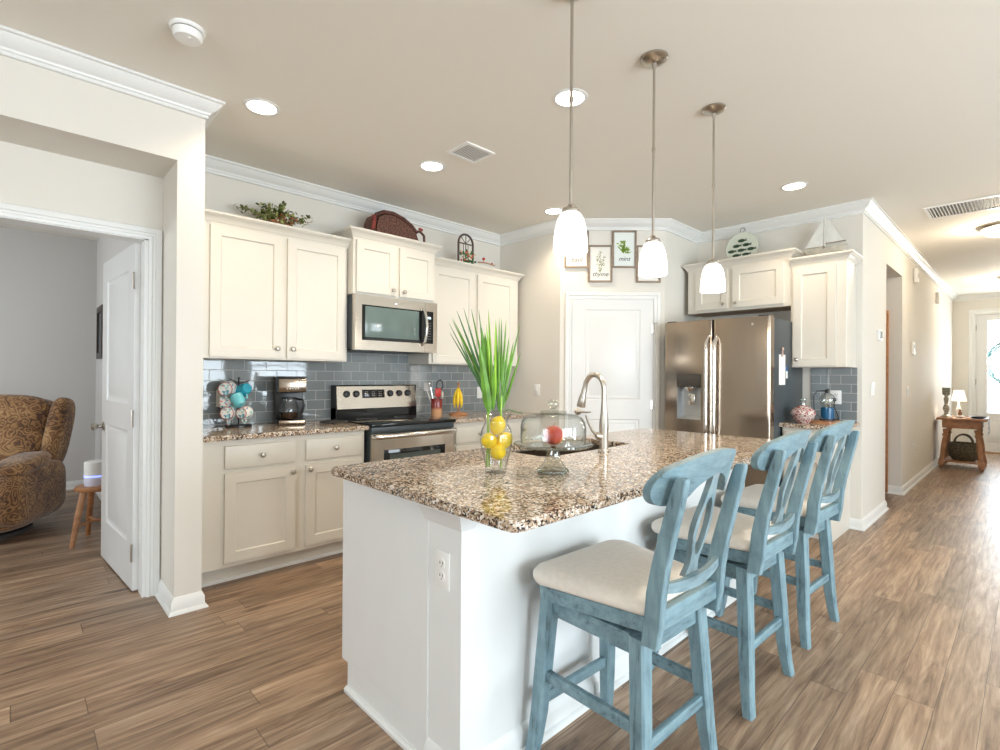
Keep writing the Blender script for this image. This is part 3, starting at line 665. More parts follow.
for q in (0, W-.004):
    b = B(); b.box(q, q+.004, -.09, 0, .90, 1.188); b.build('side_cap', m_black, t)
tl = math.atan2(.023, .183)
def bgm(x, z): return T(x, -.105+(z-.995)*.1257, z) @ R(-tl, 'X') @ R(PI/2, 'X')
for x in (.09, .175, .495, .585, .672):
    b = B(); b.lathe([(0, 0), (.029, 0), (.027, .012), (.022, .022), (0, .024)], 24, bgm(x, 1.115)); b.box(-.005, .005, -.022, .022, .02, .03, .002, M=bgm(x, 1.115)); b.build('knob', m_black, t)
b = B(); b.box(-.105, .105, -.035, .035, 0, .003, .001, M=bgm(.335, 1.115)); o = b.build('display', m_bglass, t)
b = B()
for i in range(3):
    for dx in (-.075, -.058, .0-.012, .004, .052, .07): b.box(dx-.005, dx+.005, -.003, .003, .003, .0036, M=bgm(.335, 1.098+.016*i))
b.build('markings', plain('pale_marking', (.28, .28, .28), .5), o)
b = B()
for x, y, r in ((.19, -.49, .10), (.57, -.49, .08), (.19, -.24, .075), (.57, -.24, .10)):
    b.lathe([(r, .9182), (r+.003, .9182), (r+.003, .9184), (r, .9184)], 40, T(x, y, 0), closed=True)
b.build('burner_rings', plain('grey_marking', (.16, .16, .16), .3), t)
# microwave
t = thing('microwave', 'stainless over-the-range microwave under the raised cabinet', 'microwave', (1.842, YR-.001, 1.463)); W = .757; MH = .42
b = B(); b.box(.002, W-.002, -.39, 0, .012, MH-.001); b.build('body', m_darkgrey, t)
b = B(); b.poly([(0, .0), (W, .0), (W, MH), (0, MH)], -.445, -.39, [[(.055, .075), (.055, MH-.075), (W-.04, MH-.075), (W-.04, .075)]], 'y'); b.build('door_frame', m_steelh, t)
b = B(); b.box(.05, W-.036, -.439, -.395, .07, MH-.07); o = b.build('door_glass', m_bglass, t)
b = B(); b.box(.085, .575, -.4415, -.439, .10, .335, .001); b.build('window', m_mwglass, o)
b = B(); b.tube([(.605, -.44, .065), (.612, -.475, .09), (.618, -.487, .15), (.62, -.491, .21), (.618, -.487, .27), (.612, -.475, .335), (.605, -.44, .36)], .0185, 12, flat=.7); b.build('handle', m_handle, t)
b = B(); b.box(.655, .695, -.4412, -.439, .283, .300); b.build('display', emit('cyan_display', (.15, .6, .8), 1.2), o)
b = B()
for i in range(7):
    for j in range(3): b.box(.652+.016*j, .661+.016*j, -.4408, -.439, .245-.022*i, .249-.022*i)
b.build('keypad_marks', plain('grey_keys', (.25, .27, .28), .5), o)
b = B(); b.box(W*.5-.035, W*.5+.035, -.4465, -.445, MH-.047, MH-.033, .001); b.build('badge', m_handle, t)
b = B(); b.box(W-.125, W-.1235, -.4456, -.445, 0, MH); b.build('seam', m_slot, t)
b = B(); b.box(.03, W-.03, -.42, -.03, -.0, .013); b.build('vent_base', m_black, t)

# ---------------------------------------------------------------- refrigerator (local x toward -Y)
t = thing('refrigerator', 'stainless french-door refrigerator with water dispenser', 'refrigerator', (XF-.03, 2.325, 0), -PI/2); W = .905; FH = 1.765; F = -.845
b = B(); b.box(.004, W-.004, F+.11, 0, .03, FH-.01, .004); b.box(.03, W-.03, F+.16, -.04, 0, .03); b.build('body', m_darkgrey, t)
def curved_door(x0, x1, z0, z1, name, bulge=.022, hole=None):
    b = B(); n = 16; L = []
    xs = [x0+(x1-x0)*i/n for i in range(n+1)]
    def yy(x):
        u = (x-x0)/(x1-x0); e = min(u, 1-u); r = .03
        y = F+bulge*(2*(x-W/2)/W)**2*.9
        if e < r: y += .02*(1-math.sqrt(max(0, 1-(1-e/r)**2)))
        return y
    xs = sorted(set(xs+[x0+(x1-x0)*q for q in (.004, .01, .018, .026, .974, .982, .99, .996)]+([hole[0], hole[1]] if hole else [])))
    zs = [z0, z1] if not hole else [z0, hole[2], hole[3], z1]
    vs = []; fs = []
    m = len(xs)
    for z in zs:
        for x in xs: vs.append((x, yy(x), z))
    for j in range(len(zs)-1):
        for i in range(m-1):
            if hole and j == 1 and xs[i] >= hole[0]-1e-6 and xs[i+1] <= hole[1]+1e-6: continue
            fs.append((j*m+i, j*m+i+1, (j+1)*m+i+1, (j+1)*m+i))
    k = len(vs)
    for z in zs: vs += [(x0, F+.10, z), (x1, F+.10, z)]
    for j in range(len(zs)-1):
        fs.append((j*m, (j+1)*m, k+2*(j+1), k+2*j)); fs.append((j*m+m-1, k+2*j+1, k+2*(j+1)+1, (j+1)*m+m-1))
    J = len(zs)-1
    fs.append(tuple(range(m))[::-1]+(k, k+1)); fs.append(tuple(J*m+i for i in range(m))+(k+2*J+1, k+2*J))
    fs.append((k, k+1, k+2*J+1, k+2*J))
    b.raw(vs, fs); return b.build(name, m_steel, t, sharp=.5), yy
hole = (.135, .355, .905, 1.30)
d1, yy = curved_door(.0, .448, .70, FH, 'door', hole=hole)
d2, _ = curved_door(.457, W, .70, FH, 'door')
d3, _ = curved_door(.0, W, .05, .69, 'freezer_drawer')
# dispenser niche
y0 = F+.006; b = B(); hx0, hx1, hz0, hz1 = hole
b.raw([(hx0, y0, hz0), (hx1, y0, hz0), (hx1, y0, hz1), (hx0, y0, hz1), (hx0+.02, y0+.075, hz0+.02), (hx1-.0, y0+.075, hz0+.02), (hx1-.0, y0+.075, hz1), (hx0+.02, y0+.075, hz1)], [(0, 1, 5, 4), (1, 2, 6, 5), (2, 3, 7, 6), (3, 0, 4, 7), (4, 5, 6, 7)]); b.build('dispenser_recess', plain('silver_plastic', (.50, .52, .53), .3, .6), d1)
b = B(); b.box(hx0-.004, hx1+.004, F+.001, y0+.04, 1.185, 1.305, .004); b.build('dispenser_panel', plain('smoked_panel', (.06, .055, .05), .12), d1)
b = B(); b.lathe([(.028, 0), (.05, .035), (.05, .04), (0, .04)], 16, T(.245, y0+.03, 1.148)); b.box(.215, .275, y0+.045, y0+.06, 1.03, 1.13, .006); b.build('dispenser_lever', m_handle, d1)
for x, s in ((.418, -1), (.487, 1)):
    b = B(); pts = []
    for i in range(15):
        u = i/14; z = .76+.86*u; e = min(u, 1-u)/.08; y = F+.004-.055*(1-(1-min(1, e))**2); pts.append((x, y, z))
    b.tube(pts, .0155, 12, flat=1.0); b.build('door_handle', m_handle, d1 if s < 0 else d2)
b = B(); pts = [(.1+.7*i/14, F-.0-.05*(1-(1-min(1, min(i/14, 1-i/14)/.08))**2), .63) for i in range(15)]; b.tube(pts, .014, 12); b.build('drawer_handle', m_handle, d3)
b = B(); b.lathe([(0, 0), (.011, 0), (.011, .0012), (0, .0012)], 20, T(.77, F+.0105, 1.705) @ R(PI/2, 'X')); b.build('badge', m_handle, d2)
b = B()
for x in (.06, W-.06): b.box(x-.04, x+.04, F+.03, F+.16, FH-.012, FH+.012, .006)
b.build('hinge_cover', m_darkgrey, t)
# magnets and papers on the fridge side (faces -Y)
fy = 2.325-W+.0035
pb = B(); pb.box(0, .15, -.001, 0, 0, .25); o = pb.build('notepad', m_paper, loc=(4.50, fy, 1.215), **tagd('white paper list held to the side of the refrigerator by a clip', 'paper'))
pb = B(); pb.box(0, .045, -.0015, 0, 0, .10); o = pb.build('paper_tag', m_paper, loc=(4.665, fy, 1.27), **tagd('small white and blue card beside the list on the refrigerator side', 'card'))
pb = B(); pb.box(.0, .045, -.002, -.0015, .06, .10); pb.build('blue_band', plain('blue_print', (.03, .12, .35), .6), o)
pb = B(); pb.box(-.012, .012, -.012, 0, -.028, .022, .004); pb.blob(.016, .008, .016, T(0, -.01, .035)); pb.build('magnet_clip', plain('pink_clip', (.55, .38, .32), .5, var=.3, vscale=60), loc=(4.555, fy-.001, 1.475), **tagd('small pinkish magnet clip above the paper on the refrigerator side', 'magnet'))

# ---------------------------------------------------------------- bar stools
def make_stool():
    t = thing('bar_stool', '', 'bar stool', group=None)
    for sx in (-1, 1):
        for sy in (-1, 1):
            b = B(); b.beam([(sx*.208, sy*.212, 0, .021, .018), (sx*.198, sy*.203, .06, .0215, .020), (sx*.186, sy*.194, .16, .023, .023), (sx*.176, sy*.186, .30, .0245, .0245), (sx*.160, sy*.172, .54, .0255, .0255)])
            b.build('leg', m_blue, t)
    lx = lambda z: .160+(.54-z)*.068
    ly = lambda z: .172+(.54-z)*.058
    for sx in (-1, 1):
        z = .285; b = B(); b.bar((sx*lx(z), -ly(z), z), (sx*lx(z), ly(z), z), .02, .036); b.build('stretcher', m_bluex, t)
    z = .195; b = B(); b.bar((-lx(z), ly(z), z), (lx(z), ly(z), z), .02, .036); b.build('stretcher', m_bluex, t)
    z = .235; b = B(); b.bar((-lx(z), -ly(z), z), (lx(z), -ly(z), z), .02, .036); b.build('stretcher', m_bluex, t)
    b = B()
    for s in (-1, 1): b.box(-.14, .14, s*.173-.011, s*.173+.011, .485, .54, .002); b.box(s*.161-.011, s*.161+.011, -.15, .15, .485, .54, .002)
    b.box(-.15, .15, -.16, .16, .528, .540); b.build('apron', m_bluex, t)
    b = B(); b.lathe([(0, .54), (.12, .54), (.12, .556), (0, .556)], 24); b.build('swivel_plate', m_black, t)
    # seat frame
    def outline(hw0, hw1, y0, y1, r, n=7):
        out = []
        for cx, cy, a0 in ((-hw0+r*.6, y0+r*.6, PI), (hw0-r*.6, y0+r*.6, 1.5*PI)): out += [(cx+r*.6*math.cos(a0+k*PI/2/n), cy+r*.6*math.sin(a0+k*PI/2/n)) for k in range(n+1)]
        for cx, a0 in ((hw1-r, 0), (-hw1+r, .5*PI)): out += [(cx+r*math.cos(a0+k*PI/2/n), y1-r+r*math.sin(a0+k*PI/2/n)) for k in range(n+1)]
        # bow the front outward
        return [(x, y+(.022*(1-(x/hw1)**2) if y > y1-r*1.01 else 0)) for x, y in out]
    b = bevel_slab(outline(.172, .230, -.215, .185, .06), .556, .606, bv=.004); b.build('seat_frame', m_bluex, t)
    # cushion: stacked outlines
    b = B(); vs = []; fs = []; prof = [(0, .606), (.008, .607), (.013, .618), (.012, .632), (.003, .645), (-.018, .655), (-.05, .662), (-.10, .667)]
    rings = []
    for o, z in prof: rings.append((outline(.172+o, .232+o, -.20-o, .19+o, max(.02, .055+o*.5)), z))
    m = len(rings[0][0])
    for ol, z in rings: vs += [(x, y, z) for x, y in ol]
    for j in range(len(rings)-1):
        for k in range(m): fs.append((j*m+k, j*m+(k+1) % m, (j+1)*m+(k+1) % m, (j+1)*m+k))
    fs.append(tuple((len(rings)-1)*m+k for k in range(m))); fs.append(tuple(range(m))[::-1])
    b.raw(vs, fs); b.build('cushion', m_cushion, t, sharp=1.2)
    # back posts
    K = 1.25
    ycr = lambda x: -.318+K*x*x
    for sx in (-1, 1):
        b = B(); b.beam([(sx*.176, -.215, .533, .013, .025), (sx*.176, -.226, .60, .014, .026), (sx*.176, -.232, .68, .014, .026), (sx*.177, -.246, .76, .014, .024), (sx*.178, -.268, .85, .014, .022), (sx*.178, -.288, .93, .014, .021), (sx*.178, -.302, .985, .014, .018), (sx*.178, -.307, 1.000, .013, .016), (sx*.178, -.309, 1.008, .010, .012)]); b.build('back_post', m_blue, t)
    # crest rail: arched top, rounded hanging lobes at both ends, small arch over the splat
    HW = .228; n = 56; vs = []; fs = []
    def top(x):
        z = 1.072-.058*(x/.228)**2; e = (HW-abs(x))/.045
        return z if e >= 1 else (.975+(z-.975)*math.sqrt(max(0, 1-(1-e)**2)))
    def bot(x):
        a = abs(x)
        if a < .085: return .972+.030*math.cos(PI/2*a/.085)
        if a < .125: return .972-.046*(a-.085)/.04
        z = .926; e = (HW-a)/.045
        return z if e >= 1 else (.975-(.975-z)*math.sqrt(max(0, 1-(1-e)**2)))
    for i in range(n+1):
        x = HW*math.cos(PI*(1-i/n)); tz, bz = top(x), bot(x)
        if tz-bz < .002: tz, bz = .976, .974
        for y, z in ((0, tz), (.024, tz), (.024, bz), (0, bz)): vs.append((x, ycr(x)+y-(z-1.0)*.30, z))
    for i in range(n):
        for k in range(4): fs.append((i*4+k, i*4+(k+1) % 4, (i+1)*4+(k+1) % 4, (i+1)*4+k))
    fs += [(0, 1, 2, 3), (n*4+3, n*4+2, n*4+1, n*4)]
    b = B(); b.raw(vs, fs); b.build('crest_rail', m_bluex, t)
    # splat with oval opening
    zz0, zz1 = .695, 1.002
    ol = []; 
    for i in range(25):
        u = i/24; z = zz0+(zz1-zz0)*u; wv = .022+.026*math.exp(-((u-.48)/.24)**2)-.004*math.exp(-((u-.93)/.08)**2)+(.016*(1-u/.12) if u < .12 else 0); ol.append((wv, z))
    outer = ol+[(-a, z) for a, z in reversed(ol)]
    hol = [(.029*math.cos(a), .843+.088*math.sin(a)) for a in [2*PI*k/24 for k in range(24)]]
    q = B(); q.poly(outer, 0, .016, [hol[::-1]], 'y')
    for v in q.bm.verts: v.co.y += -.240-(v.co.z-.695)*.245+.9*v.co.x**2
    b = B(); b.merge(q.bm); b.build('splat', m_blue, t)
    # lower curved rail and rear seat rail
    b = B(); n = 16; vs = []; fs = []
    for i in range(n+1):
        u = -1+2*i/n; x = .170*u; y = -.252+.55*x*x; z = .676+.020*abs(u)**2
        for dy, dz in ((-.008, -.012), (.009, -.012), (.009, .012), (-.008, .012)): vs.append((x, y+dy, z+dz+.010*math.cos(PI*u/2)*(1 if dz > 0 else 0)))
    for i in range(n):
        for k in range(4): fs.append((i*4+k, i*4+(k+1) % 4, (i+1)*4+(k+1) % 4, (i+1)*4+k))
    fs += [(3, 2, 1, 0), (n*4, n*4+1, n*4+2, n*4+3)]; b.raw(vs, fs); b.build('lower_rail', m_bluex, t)
    b = B(); b.box(-.163, .163, -.240, -.217, .575, .63, .003); b.build('seat_rail', m_bluex, t)
    return t
st = make_stool()
stool_specs = [((1.452, .930), 2.0, 'distressed blue bar stool nearest the camera, oatmeal seat'),
               ((2.215, .935), 1.5, 'middle distressed blue bar stool of the row at the island'),
               ((2.935, .935), 3.0, 'farthest distressed blue bar stool, nearest the hallway end of the island')]
for i, ((x, y), r, lab) in enumerate(stool_specs):
    o = st if i == 0 else copy_tree(st); o.location = (x, y, 0); o.rotation_euler.z = math.radians(-r); o['label'] = lab; o['group'] = 'blue bar stools at the island'

# ---------------------------------------------------------------- lights on the ceiling
def point(name, loc, e, col=WARM, r=.05, spot=None):
    l = bpy.data.lights.new(name, 'SPOT' if spot else 'POINT'); l.energy = e; l.color = col; l.shadow_soft_size = r
    if spot: l.spot_size = spot; l.spot_blend = .8
    o = bpy.data.objects.new(name, l); C.objects.link(o); o.location = loc; return o
labs = ['recessed ceiling light above the island sink', 'recessed ceiling light nearest the column and smoke detector', 'recessed ceiling light by the small square vent', 'recessed ceiling light near the pantry corner, beside the first pendant shade', 'recessed ceiling light in front of the refrigerator']
for (x, y), lab in zip(CANS, labs):
    t = thing('ceiling_light', lab, 'ceiling light', (x, y, H), group='recessed ceiling lights')
    b = B(); b.lathe([(.075, -.001), (.095, -.001), (.093, -.004), (.079, -.007), (.075, -.005)], 36, closed=True); b.build('trim_ring', m_trim, t)
    b = B(); b.lathe([(0, -.004), (.076, -.004), (.076, -.001), (0, -.001)], 32); b.build('lens', m_disc, t)
    point('ceiling_light_beam', (x, y, H-.05), 25, WARM, .06, spot=math.radians(140))
for i, (x, lab) in enumerate(((1.532, 'brushed nickel pendant nearest the camera, over the island'), (2.143, 'middle brushed nickel pendant over the island'), (2.785, 'farthest brushed nickel pendant, nearest the refrigerator'))):
    zb = 1.747
    if i == 0:
        t = pt0 = thing('pendant_lamp', lab, 'pendant lamp', (x, 1.22, H), group='pendant lamps over the island')
        b = B(); b.lathe([(0, 0), (.062, 0), (.062, -.008), (.05, -.018), (.03, -.026), (.012, -.03), (.008, -.05), (0, -.05)], 32); b.build('canopy', m_nickel, t)
        b = B(); b.tube([(0, 0, -.045), (0, 0, -.835)], .006, 10); b.lathe([(0, -.42), (.0085, -.42), (.0085, -.435), (0, -.435)], 12); b.build('rod', m_nickel, t)
        b = B(); b.lathe([(0, -.828), (.010, -.828), (.014, -.838), (.028, -.844), (.034, -.852), (.034, -.860), (0, -.860)], 24); b.build('socket_cap', m_nickel, t)
        zt = -.858; L = H-zb-.858
        pr = [(.026, zt), (.040, zt-.010), (.051, zt-.030), (.059, zt-.06), (.064, zt-.10), (.0662, zt-L+.004), (.0635, zt-L), (.0605, zt-L+.004), (.059, zt-.10), (.054, zt-.06), (.046, zt-.030), (.035, zt-.014), (.022, zt-.004)]
        b = B(); b.lathe(pr, 36, closed=True); b.build('glass_shade', m_glow, t)
        b = B(); b.blob(.028, .028, .035, T(0, 0, zt-.07)); b.build('bulb', m_disc, t)
    else:
        t = copy_tree(pt0); t.location = (x, 1.22, H); t['label'] = lab
    point('pendant_lamp_light', (x, 1.22, zb-.03), 6, WARM, .05)
# hallway flush lights
for (x, y, lab) in ((6.85, .20, 'flush dome light in the hallway beside the return vent'), (10.3, .17, 'flush dome light at the far end of the hallway')):
    t = thing('ceiling_light', lab, 'ceiling light', (x, y, H))
    b = B(); b.lathe([(0, 0), (.19, 0), (.19, -.012), (.175, -.03), (.16, -.034), (0, -.034)], 40); b.build('pan', m_nickel, t)
    b = B(); b.lathe([(0, -.03), (.158, -.03), (.15, -.055), (.12, -.085), (.07, -.103), (0, -.11)], 36, cap=False); b.build('glass_dome', m_hallglow, t)
    b = B(); b.lathe([(0, -.108), (.012, -.108), (.008, -.12), (0, -.122)], 12); b.build('finial', m_nickel, t)
    point('hall_dome_lamp', (x, y, H-.16), 26, (1, .86, .66), .1)
# smoke detector
t = thing('smoke_detector', 'round white smoke detector on the ceiling near the column', 'smoke detector', (.530, 2.52, H))
b = B(); b.lathe([(0, 0), (.068, 0), (.068, -.008), (.062, -.014), (0, -.014)], 40); b.build('base_ring', m_plastic, t)
b = B(); b.lathe([(0, -.0125), (.0565, -.0125), (.0565, -.0175), (0, -.0175)], 40); b.build('gap', m_slot, t)
b = B(); b.lathe([(0, -.017), (.058, -.017), (.057, -.035), (.05, -.046), (.02, -.05), (0, -.05)], 40); b.box(-.006, .006, -.03, -.024, -.0515, -.049); b.build('cover', m_plastic, t)
# small supply vent
def vent(label, loc, wx, wy, n, along, mat_slot=m_slot):
    t = thing('ceiling_vent', label, 'vent', loc)
    b = B(); f = .022; b.poly([(-wx/2, -wy/2), (wx/2, -wy/2), (wx/2, wy/2), (-wx/2, wy/2)], -.008, 0, [[(-wx/2+f, -wy/2+f), (-wx/2+f, wy/2-f), (wx/2-f, wy/2-f), (wx/2-f, -wy/2+f)]]); b.build('frame', m_plastic, t)
    b = B(); b.box(-wx/2+f, wx/2-f, -wy/2+f, wy/2-f, -.002, -.0005); b.build('backing', mat_slot, t)
    b = B()
    for i in range(n):
        u = (i+.5)/n
        if along == 'x': y = -wy/2+f+(wy-2*f)*u; b.box(-wx/2+f, wx/2-f, -.0045, .0045, -.001, .001, M=T(0, y, -.006) @ R(.5, 'X'))
        else: x = -wx/2+f+(wx-2*f)*u; b.box(-.0028, .0028, -wy/2+f, wy/2-f, -.001, .001, M=T(x, 0, -.006) @ R(.5, 'Y'))
    b.build('louvers', m_plastic, t); return t
vent('small square white supply vent on the kitchen ceiling', (2.185, 2.585, H), .245, .215, 12, 'y')
vent('large white return air grille on the hallway ceiling', (5.915, .26, H), .42, .80, 34, 'x')

# ---------------------------------------------------------------- island top: vase, lemons, palm, cake stand, peach
RH = Vector((.723, -.691, 0)); FH_ = Vector((.691, .723, 0))      # across / away as seen from the living room
VX, VY = 1.322, 1.402
t = thing('glass_vase', 'clear glass vase on the island holding lemons and palm fronds', 'vase', (VX, VY, CT))
b = B(); b.lathe([(.0, .0), (.037, .0), (.040, .006), (.043, .03), (.052, .07), (.061, .11), (.0625, .135), (.056, .165), (.046, .185), (.043, .195), (.048, .21), (.060, .222), (.058, .2225), (.045, .21), (.0405, .195), (.0435, .183), (.054, .163), (.060, .135), (.0585, .11), (.0495, .07), (.0405, .03), (.036, .012), (0, .010)], 40, cap=False); b.build('glass_body', m_glass, t)
def lemon(loc, rx, rz, label):
    b = B(); b.blob(.0300, .0300, .0355, nu=24, nv=16)
    for v in b.bm.verts:
        q = abs(v.co.z)/.0355
        if q > .86: v.co.z *= 1+(q-.86)*.9; v.co.x *= .8; v.co.y *= .8
    o = b.build('lemon', m_lemon, loc=loc, **tagd(label, 'lemon', 'lemons in the glass vase')); o.rotation_euler = (rx, 0, rz)
def vp(a, d, z): return (VX+RH.x*a+FH_.x*d, VY+RH.y*a+FH_.y*d, CT+z)
lemon(vp(-.027, -.016, .122), 1.35, -.8, 'lemon at the left side of the vase')
lemon(vp(.005, -.002, .178), .4, 0, 'topmost lemon in the vase, under the palm stems')
lemon(vp(.030, .006, .120), .9, 1.2, 'lemon at the right side of the vase, partly behind a stem')
lemon(vp(.008, -.018, .080), 1.45, -.6, 'lowest lemon in the vase')
def blade(b, p0, p1, w, sag=0, side=0, n=9, fold=.35):
    """tapering folded leaf blade from p0 to p1"""
    p0, p1 = Vector(p0), Vector(p1); d = (p1-p0); L = d.length; d.normalize()
    a = d.cross(FH_).normalized(); nrm = a.cross(d).normalized(); vs = []; fs = []
    a = (a*math.cos(side)+nrm*math.sin(side)).normalized(); nrm = a.cross(d)
    for i in range(n+1):
        u = i/n; c = p0+d*L*u+Vector((0, 0, -sag*u*u)); ww = w*(min(1, u*5+.25))*(1-u)**.55 if u > .15 else w*(min(1, u*5+.25))
        ww = max(ww, .0004)
        for o, h in ((-ww, ww*fold), (0, -.0003), (ww, ww*fold), (0, .0012)): vs.append(c+a*o+nrm*h)
    for i in range(n):
        for k in range(4): fs.append((i*4+k, i*4+(k+1) % 4, (i+1)*4+(k+1) % 4, (i+1)*4+k))
    fs += [(0, 1, 2, 3), (n*4+3, n*4+2, n*4+1, n*4)]; b.raw(vs, fs)
# frond spread out to the left; frame (a: across in m, z above counter)
S_ = .0038
def zc(y): return (375.7-y)*S_+1.2724-CT
def ac(x): return (x-498.3)*S_
def frond(name, label, hub, tips, mat, wid, stem_to, depth, seed):
    rr = random.Random(seed); t = thing(name, label, 'palm frond', (VX, VY, CT), group=None)
    L = lambda a, d, z: Vector((RH.x*a+FH_.x*d, RH.y*a+FH_.y*d, z))
    for (x, y, hx, hy, ww) in tips:
        b = B(); a0, z0, a1, z1 = ac(hx), zc(hy), ac(x), zc(y)
        dd = depth+rr.uniform(-.05, .05)
        blade(b, L(a0, depth*.3, z0), L(a1, dd, z1), ww*wid, sag=0, side=rr.uniform(-.5, .5)); b.build('leaflet', mat if rr.random() < .7 else m_green, t)
    b = B(); b.tube([L(ac(hub[0]), depth*.3, zc(hub[1])), L(ac(hub[0])*.4+ac(stem_to[0])*.6, 0, zc(410)), L(ac(stem_to[0]), .0, .02)], [.004, .0035, .003], 8); b.build('stem', m_green2, t)
frond('palm_frond', 'dark green palm frond fanning to the left out of the vase', (486, 392), [(450.5, 332, 483, 386, .7), (450, 323, 482, 384, .7), (451.5, 318, 482, 378, .7), (457.5, 310, 482, 374, .8), (464.5, 307.5, 484, 372, .8), (471, 306, 486, 372, .8), (479, 307, 488, 376, .8), (452, 316, 481, 372, .6), (461, 340, 484, 390, .9), (470, 350, 486, 396, 1.0)], m_green3, .0072, (492, 466), .05, 4)
frond('palm_frond', 'bright green upright palm frond in the middle of the vase', (492, 402), [(483, 328, 489, 402, 2.4), (486, 332, 492, 408, 2.2), (481.5, 345, 491, 412, 2.4), (489.5, 310, 494, 392, .9), (488, 325, 495, 400, 1.1), (497, 320, 497, 400, .9), (492, 348, 495, 410, 1.4)], m_green2, .0080, (489, 470), -.03, 5)
frond('palm_frond', 'mid green palm frond leaning to the right out of the vase', (503, 396), [(497, 319, 500, 390, .8), (500.5, 317, 501, 385, .9), (502.5, 318, 503, 385, .9), (507.5, 318, 504, 385, .9), (510.5, 336, 505, 392, 1.1), (515, 341, 506, 395, 1.1), (521.5, 324, 507, 390, .9), (522.5, 352, 508, 398, .9), (518, 366, 507, 402, .8), (498, 336, 500, 398, 1.3), (506, 345, 504, 402, 1.3), (511, 372, 505, 408, .9), (495, 355, 501, 412, 1.2)], m_green, .0070, (503, 468), .02, 6)
t = thing('palm_frond', 'single dark curved palm stalk sticking out low to the right of the vase', 'palm frond', (VX, VY, CT))
b = B(); b.tube([(0, 0, .15), (RH.x*.02, RH.y*.02, .232), (RH.x*.045+.02, RH.y*.045+.02, .236), (RH.x*.10+.06, RH.y*.10+.06, .218)], [.003, .0028, .0025, .002], 7); b.build('stalk', m_green3, t)
# cake stand, dome and peach
KX, KY = 1.480, 1.255
t = thing('cake_stand', 'pressed clear glass footed cake stand on the island', 'cake stand', (KX, KY, CT))
b = B(); b.lathe([(0, 0), (.056, 0), (.060, .004), (.058, .012), (.048, .022), (.035, .04), (.026, .06), (.024, .085), (.030, .094), (0, .094)], 36)
for i in range(28): a = 2*PI*i/28; b.blob(.005, .005, .005, T(.0575*math.cos(a), .0575*math.sin(a), .010), nu=8, nv=6)
b.build('foot', m_thick, t)
b = B(); b.lathe([(0, .0945), (.10, .096), (.135, .101), (.147, .108), (.147, .113), (.13, .108), (.1, .1035), (0, .1025)], 48)
for i in range(48): a = 2*PI*i/48; b.blob(.005, .005, .004, T(.147*math.cos(a), .147*math.sin(a), .108), nu=6, nv=5)
b.build('plate', m_thick, t)
t = thing('glass_dome', 'clear glass cake dome with round knob covering the peach', 'dome lid', (KX, KY, CT+.1135))
b = B(); b.lathe([(.124, 0), (.124, .06), (.120, .08), (.108, .098), (.085, .107), (.03, .112), (0, .1125), (0, .1105), (.03, .110), (.084, .105), (.106, .096), (.117, .079), (.1215, .06), (.1215, 0)], 48, cap=False, closed=False); b.build('dome', m_glass, t)
b = B(); b.lathe([(0, .1125), (.048, .1125), (.050, .117), (.046, .120), (.012, .121), (.010, .130), (.0, .131)], 30); b.blob(.021, .021, .019, T(0, 0, .147)); b.build('knob', m_thick, t)
t = thing('peach', 'red and orange peach under the glass cake dome', 'fruit', (KX+.005, KY+.002, CT+.104))
m_, nt, bs = new('peach_skin'); v = coords(nt); n = noise(nt, v, 14, 2); r = ramp(nt, [(.35, (.42, .02, .02)), (.55, (.65, .10, .04)), (.7, (.85, .40, .10))]); nt.links.new(n, r.inputs[0]); nt.links.new(r.outputs[0], bs.inputs['Base Color']); bs.inputs['Roughness'].default_value = .4
b = B(); b.blob(.039, .039, .037, T(0, 0, .037)); b.build('flesh', m_, t)
b = B(); b.tube([(0, 0, .07), (.002, 0, .078), (.005, 0, .084)], .002, 6); b.build('stem', m_tablewood, t)

# ---------------------------------------------------------------- range counter
m_teal = plain('turquoise_glaze', (.03, .36, .50), .2, var=.1); m_aqua = plain('aqua_glaze', (.16, .55, .62), .2, var=.06)
m_, nt, bs = new('floral_glaze'); v = coords(nt, (1, 1, 1)); vo = nt.nodes.new('ShaderNodeTexVoronoi'); nt.links.new(v, vo.inputs['Vector']); setin(vo, Scale=70.0)
sp = nt.nodes.new('ShaderNodeSeparateColor'); nt.links.new(vo.outputs['Color'], sp.inputs[0]); r = ramp(nt, [(0, (.10, .30, .45)), (.10, (.3, .6, .62)), (.22, (.80, .80, .78)), (.90, (.82, .82, .80)), (.96, (.65, .25, .22))], 'CONSTANT'); nt.links.new(sp.outputs[0], r.inputs[0]); nt.links.new(r.outputs[0], bs.inputs['Base Color']); bs.inputs['Roughness'].default_value = .2
m_floral = m_
MX, MY = 1.13, 3.815
t = thing('mug_tree', 'black metal mug tree on the counter beside the column', 'mug rack', (MX, MY, CT))
b = B(); b.lathe([(0, 0), (.085, 0), (.085, .012), (.075, .016), (0, .016)], 32); b.build('base', m_black, t)
b = B(); b.tube([(0, 0, .015), (0, 0, .335)], .005, 8); b.blob(.008, .008, .008, T(0, 0, .337), nu=10, nv=8); b.build('post', m_black, t)
U = Vector((RH.x, RH.y, 0))
pegs = [(-.075, -.01, .30), (.075, -.01, .30), (-.07, -.02, .19), (.07, -.03, .20), (-.03, -.06, .31), (.04, -.05, .10)]
for a, d, z in pegs:
    v = Vector((RH.x*a+FH_.x*d, RH.y*a+FH_.y*d, z+.02)); b = B(); b.tube([(0, 0, z), v*.6+Vector((0, 0, z*.4-.002)), v], .0035, 6); b.build('peg', m_black, t)
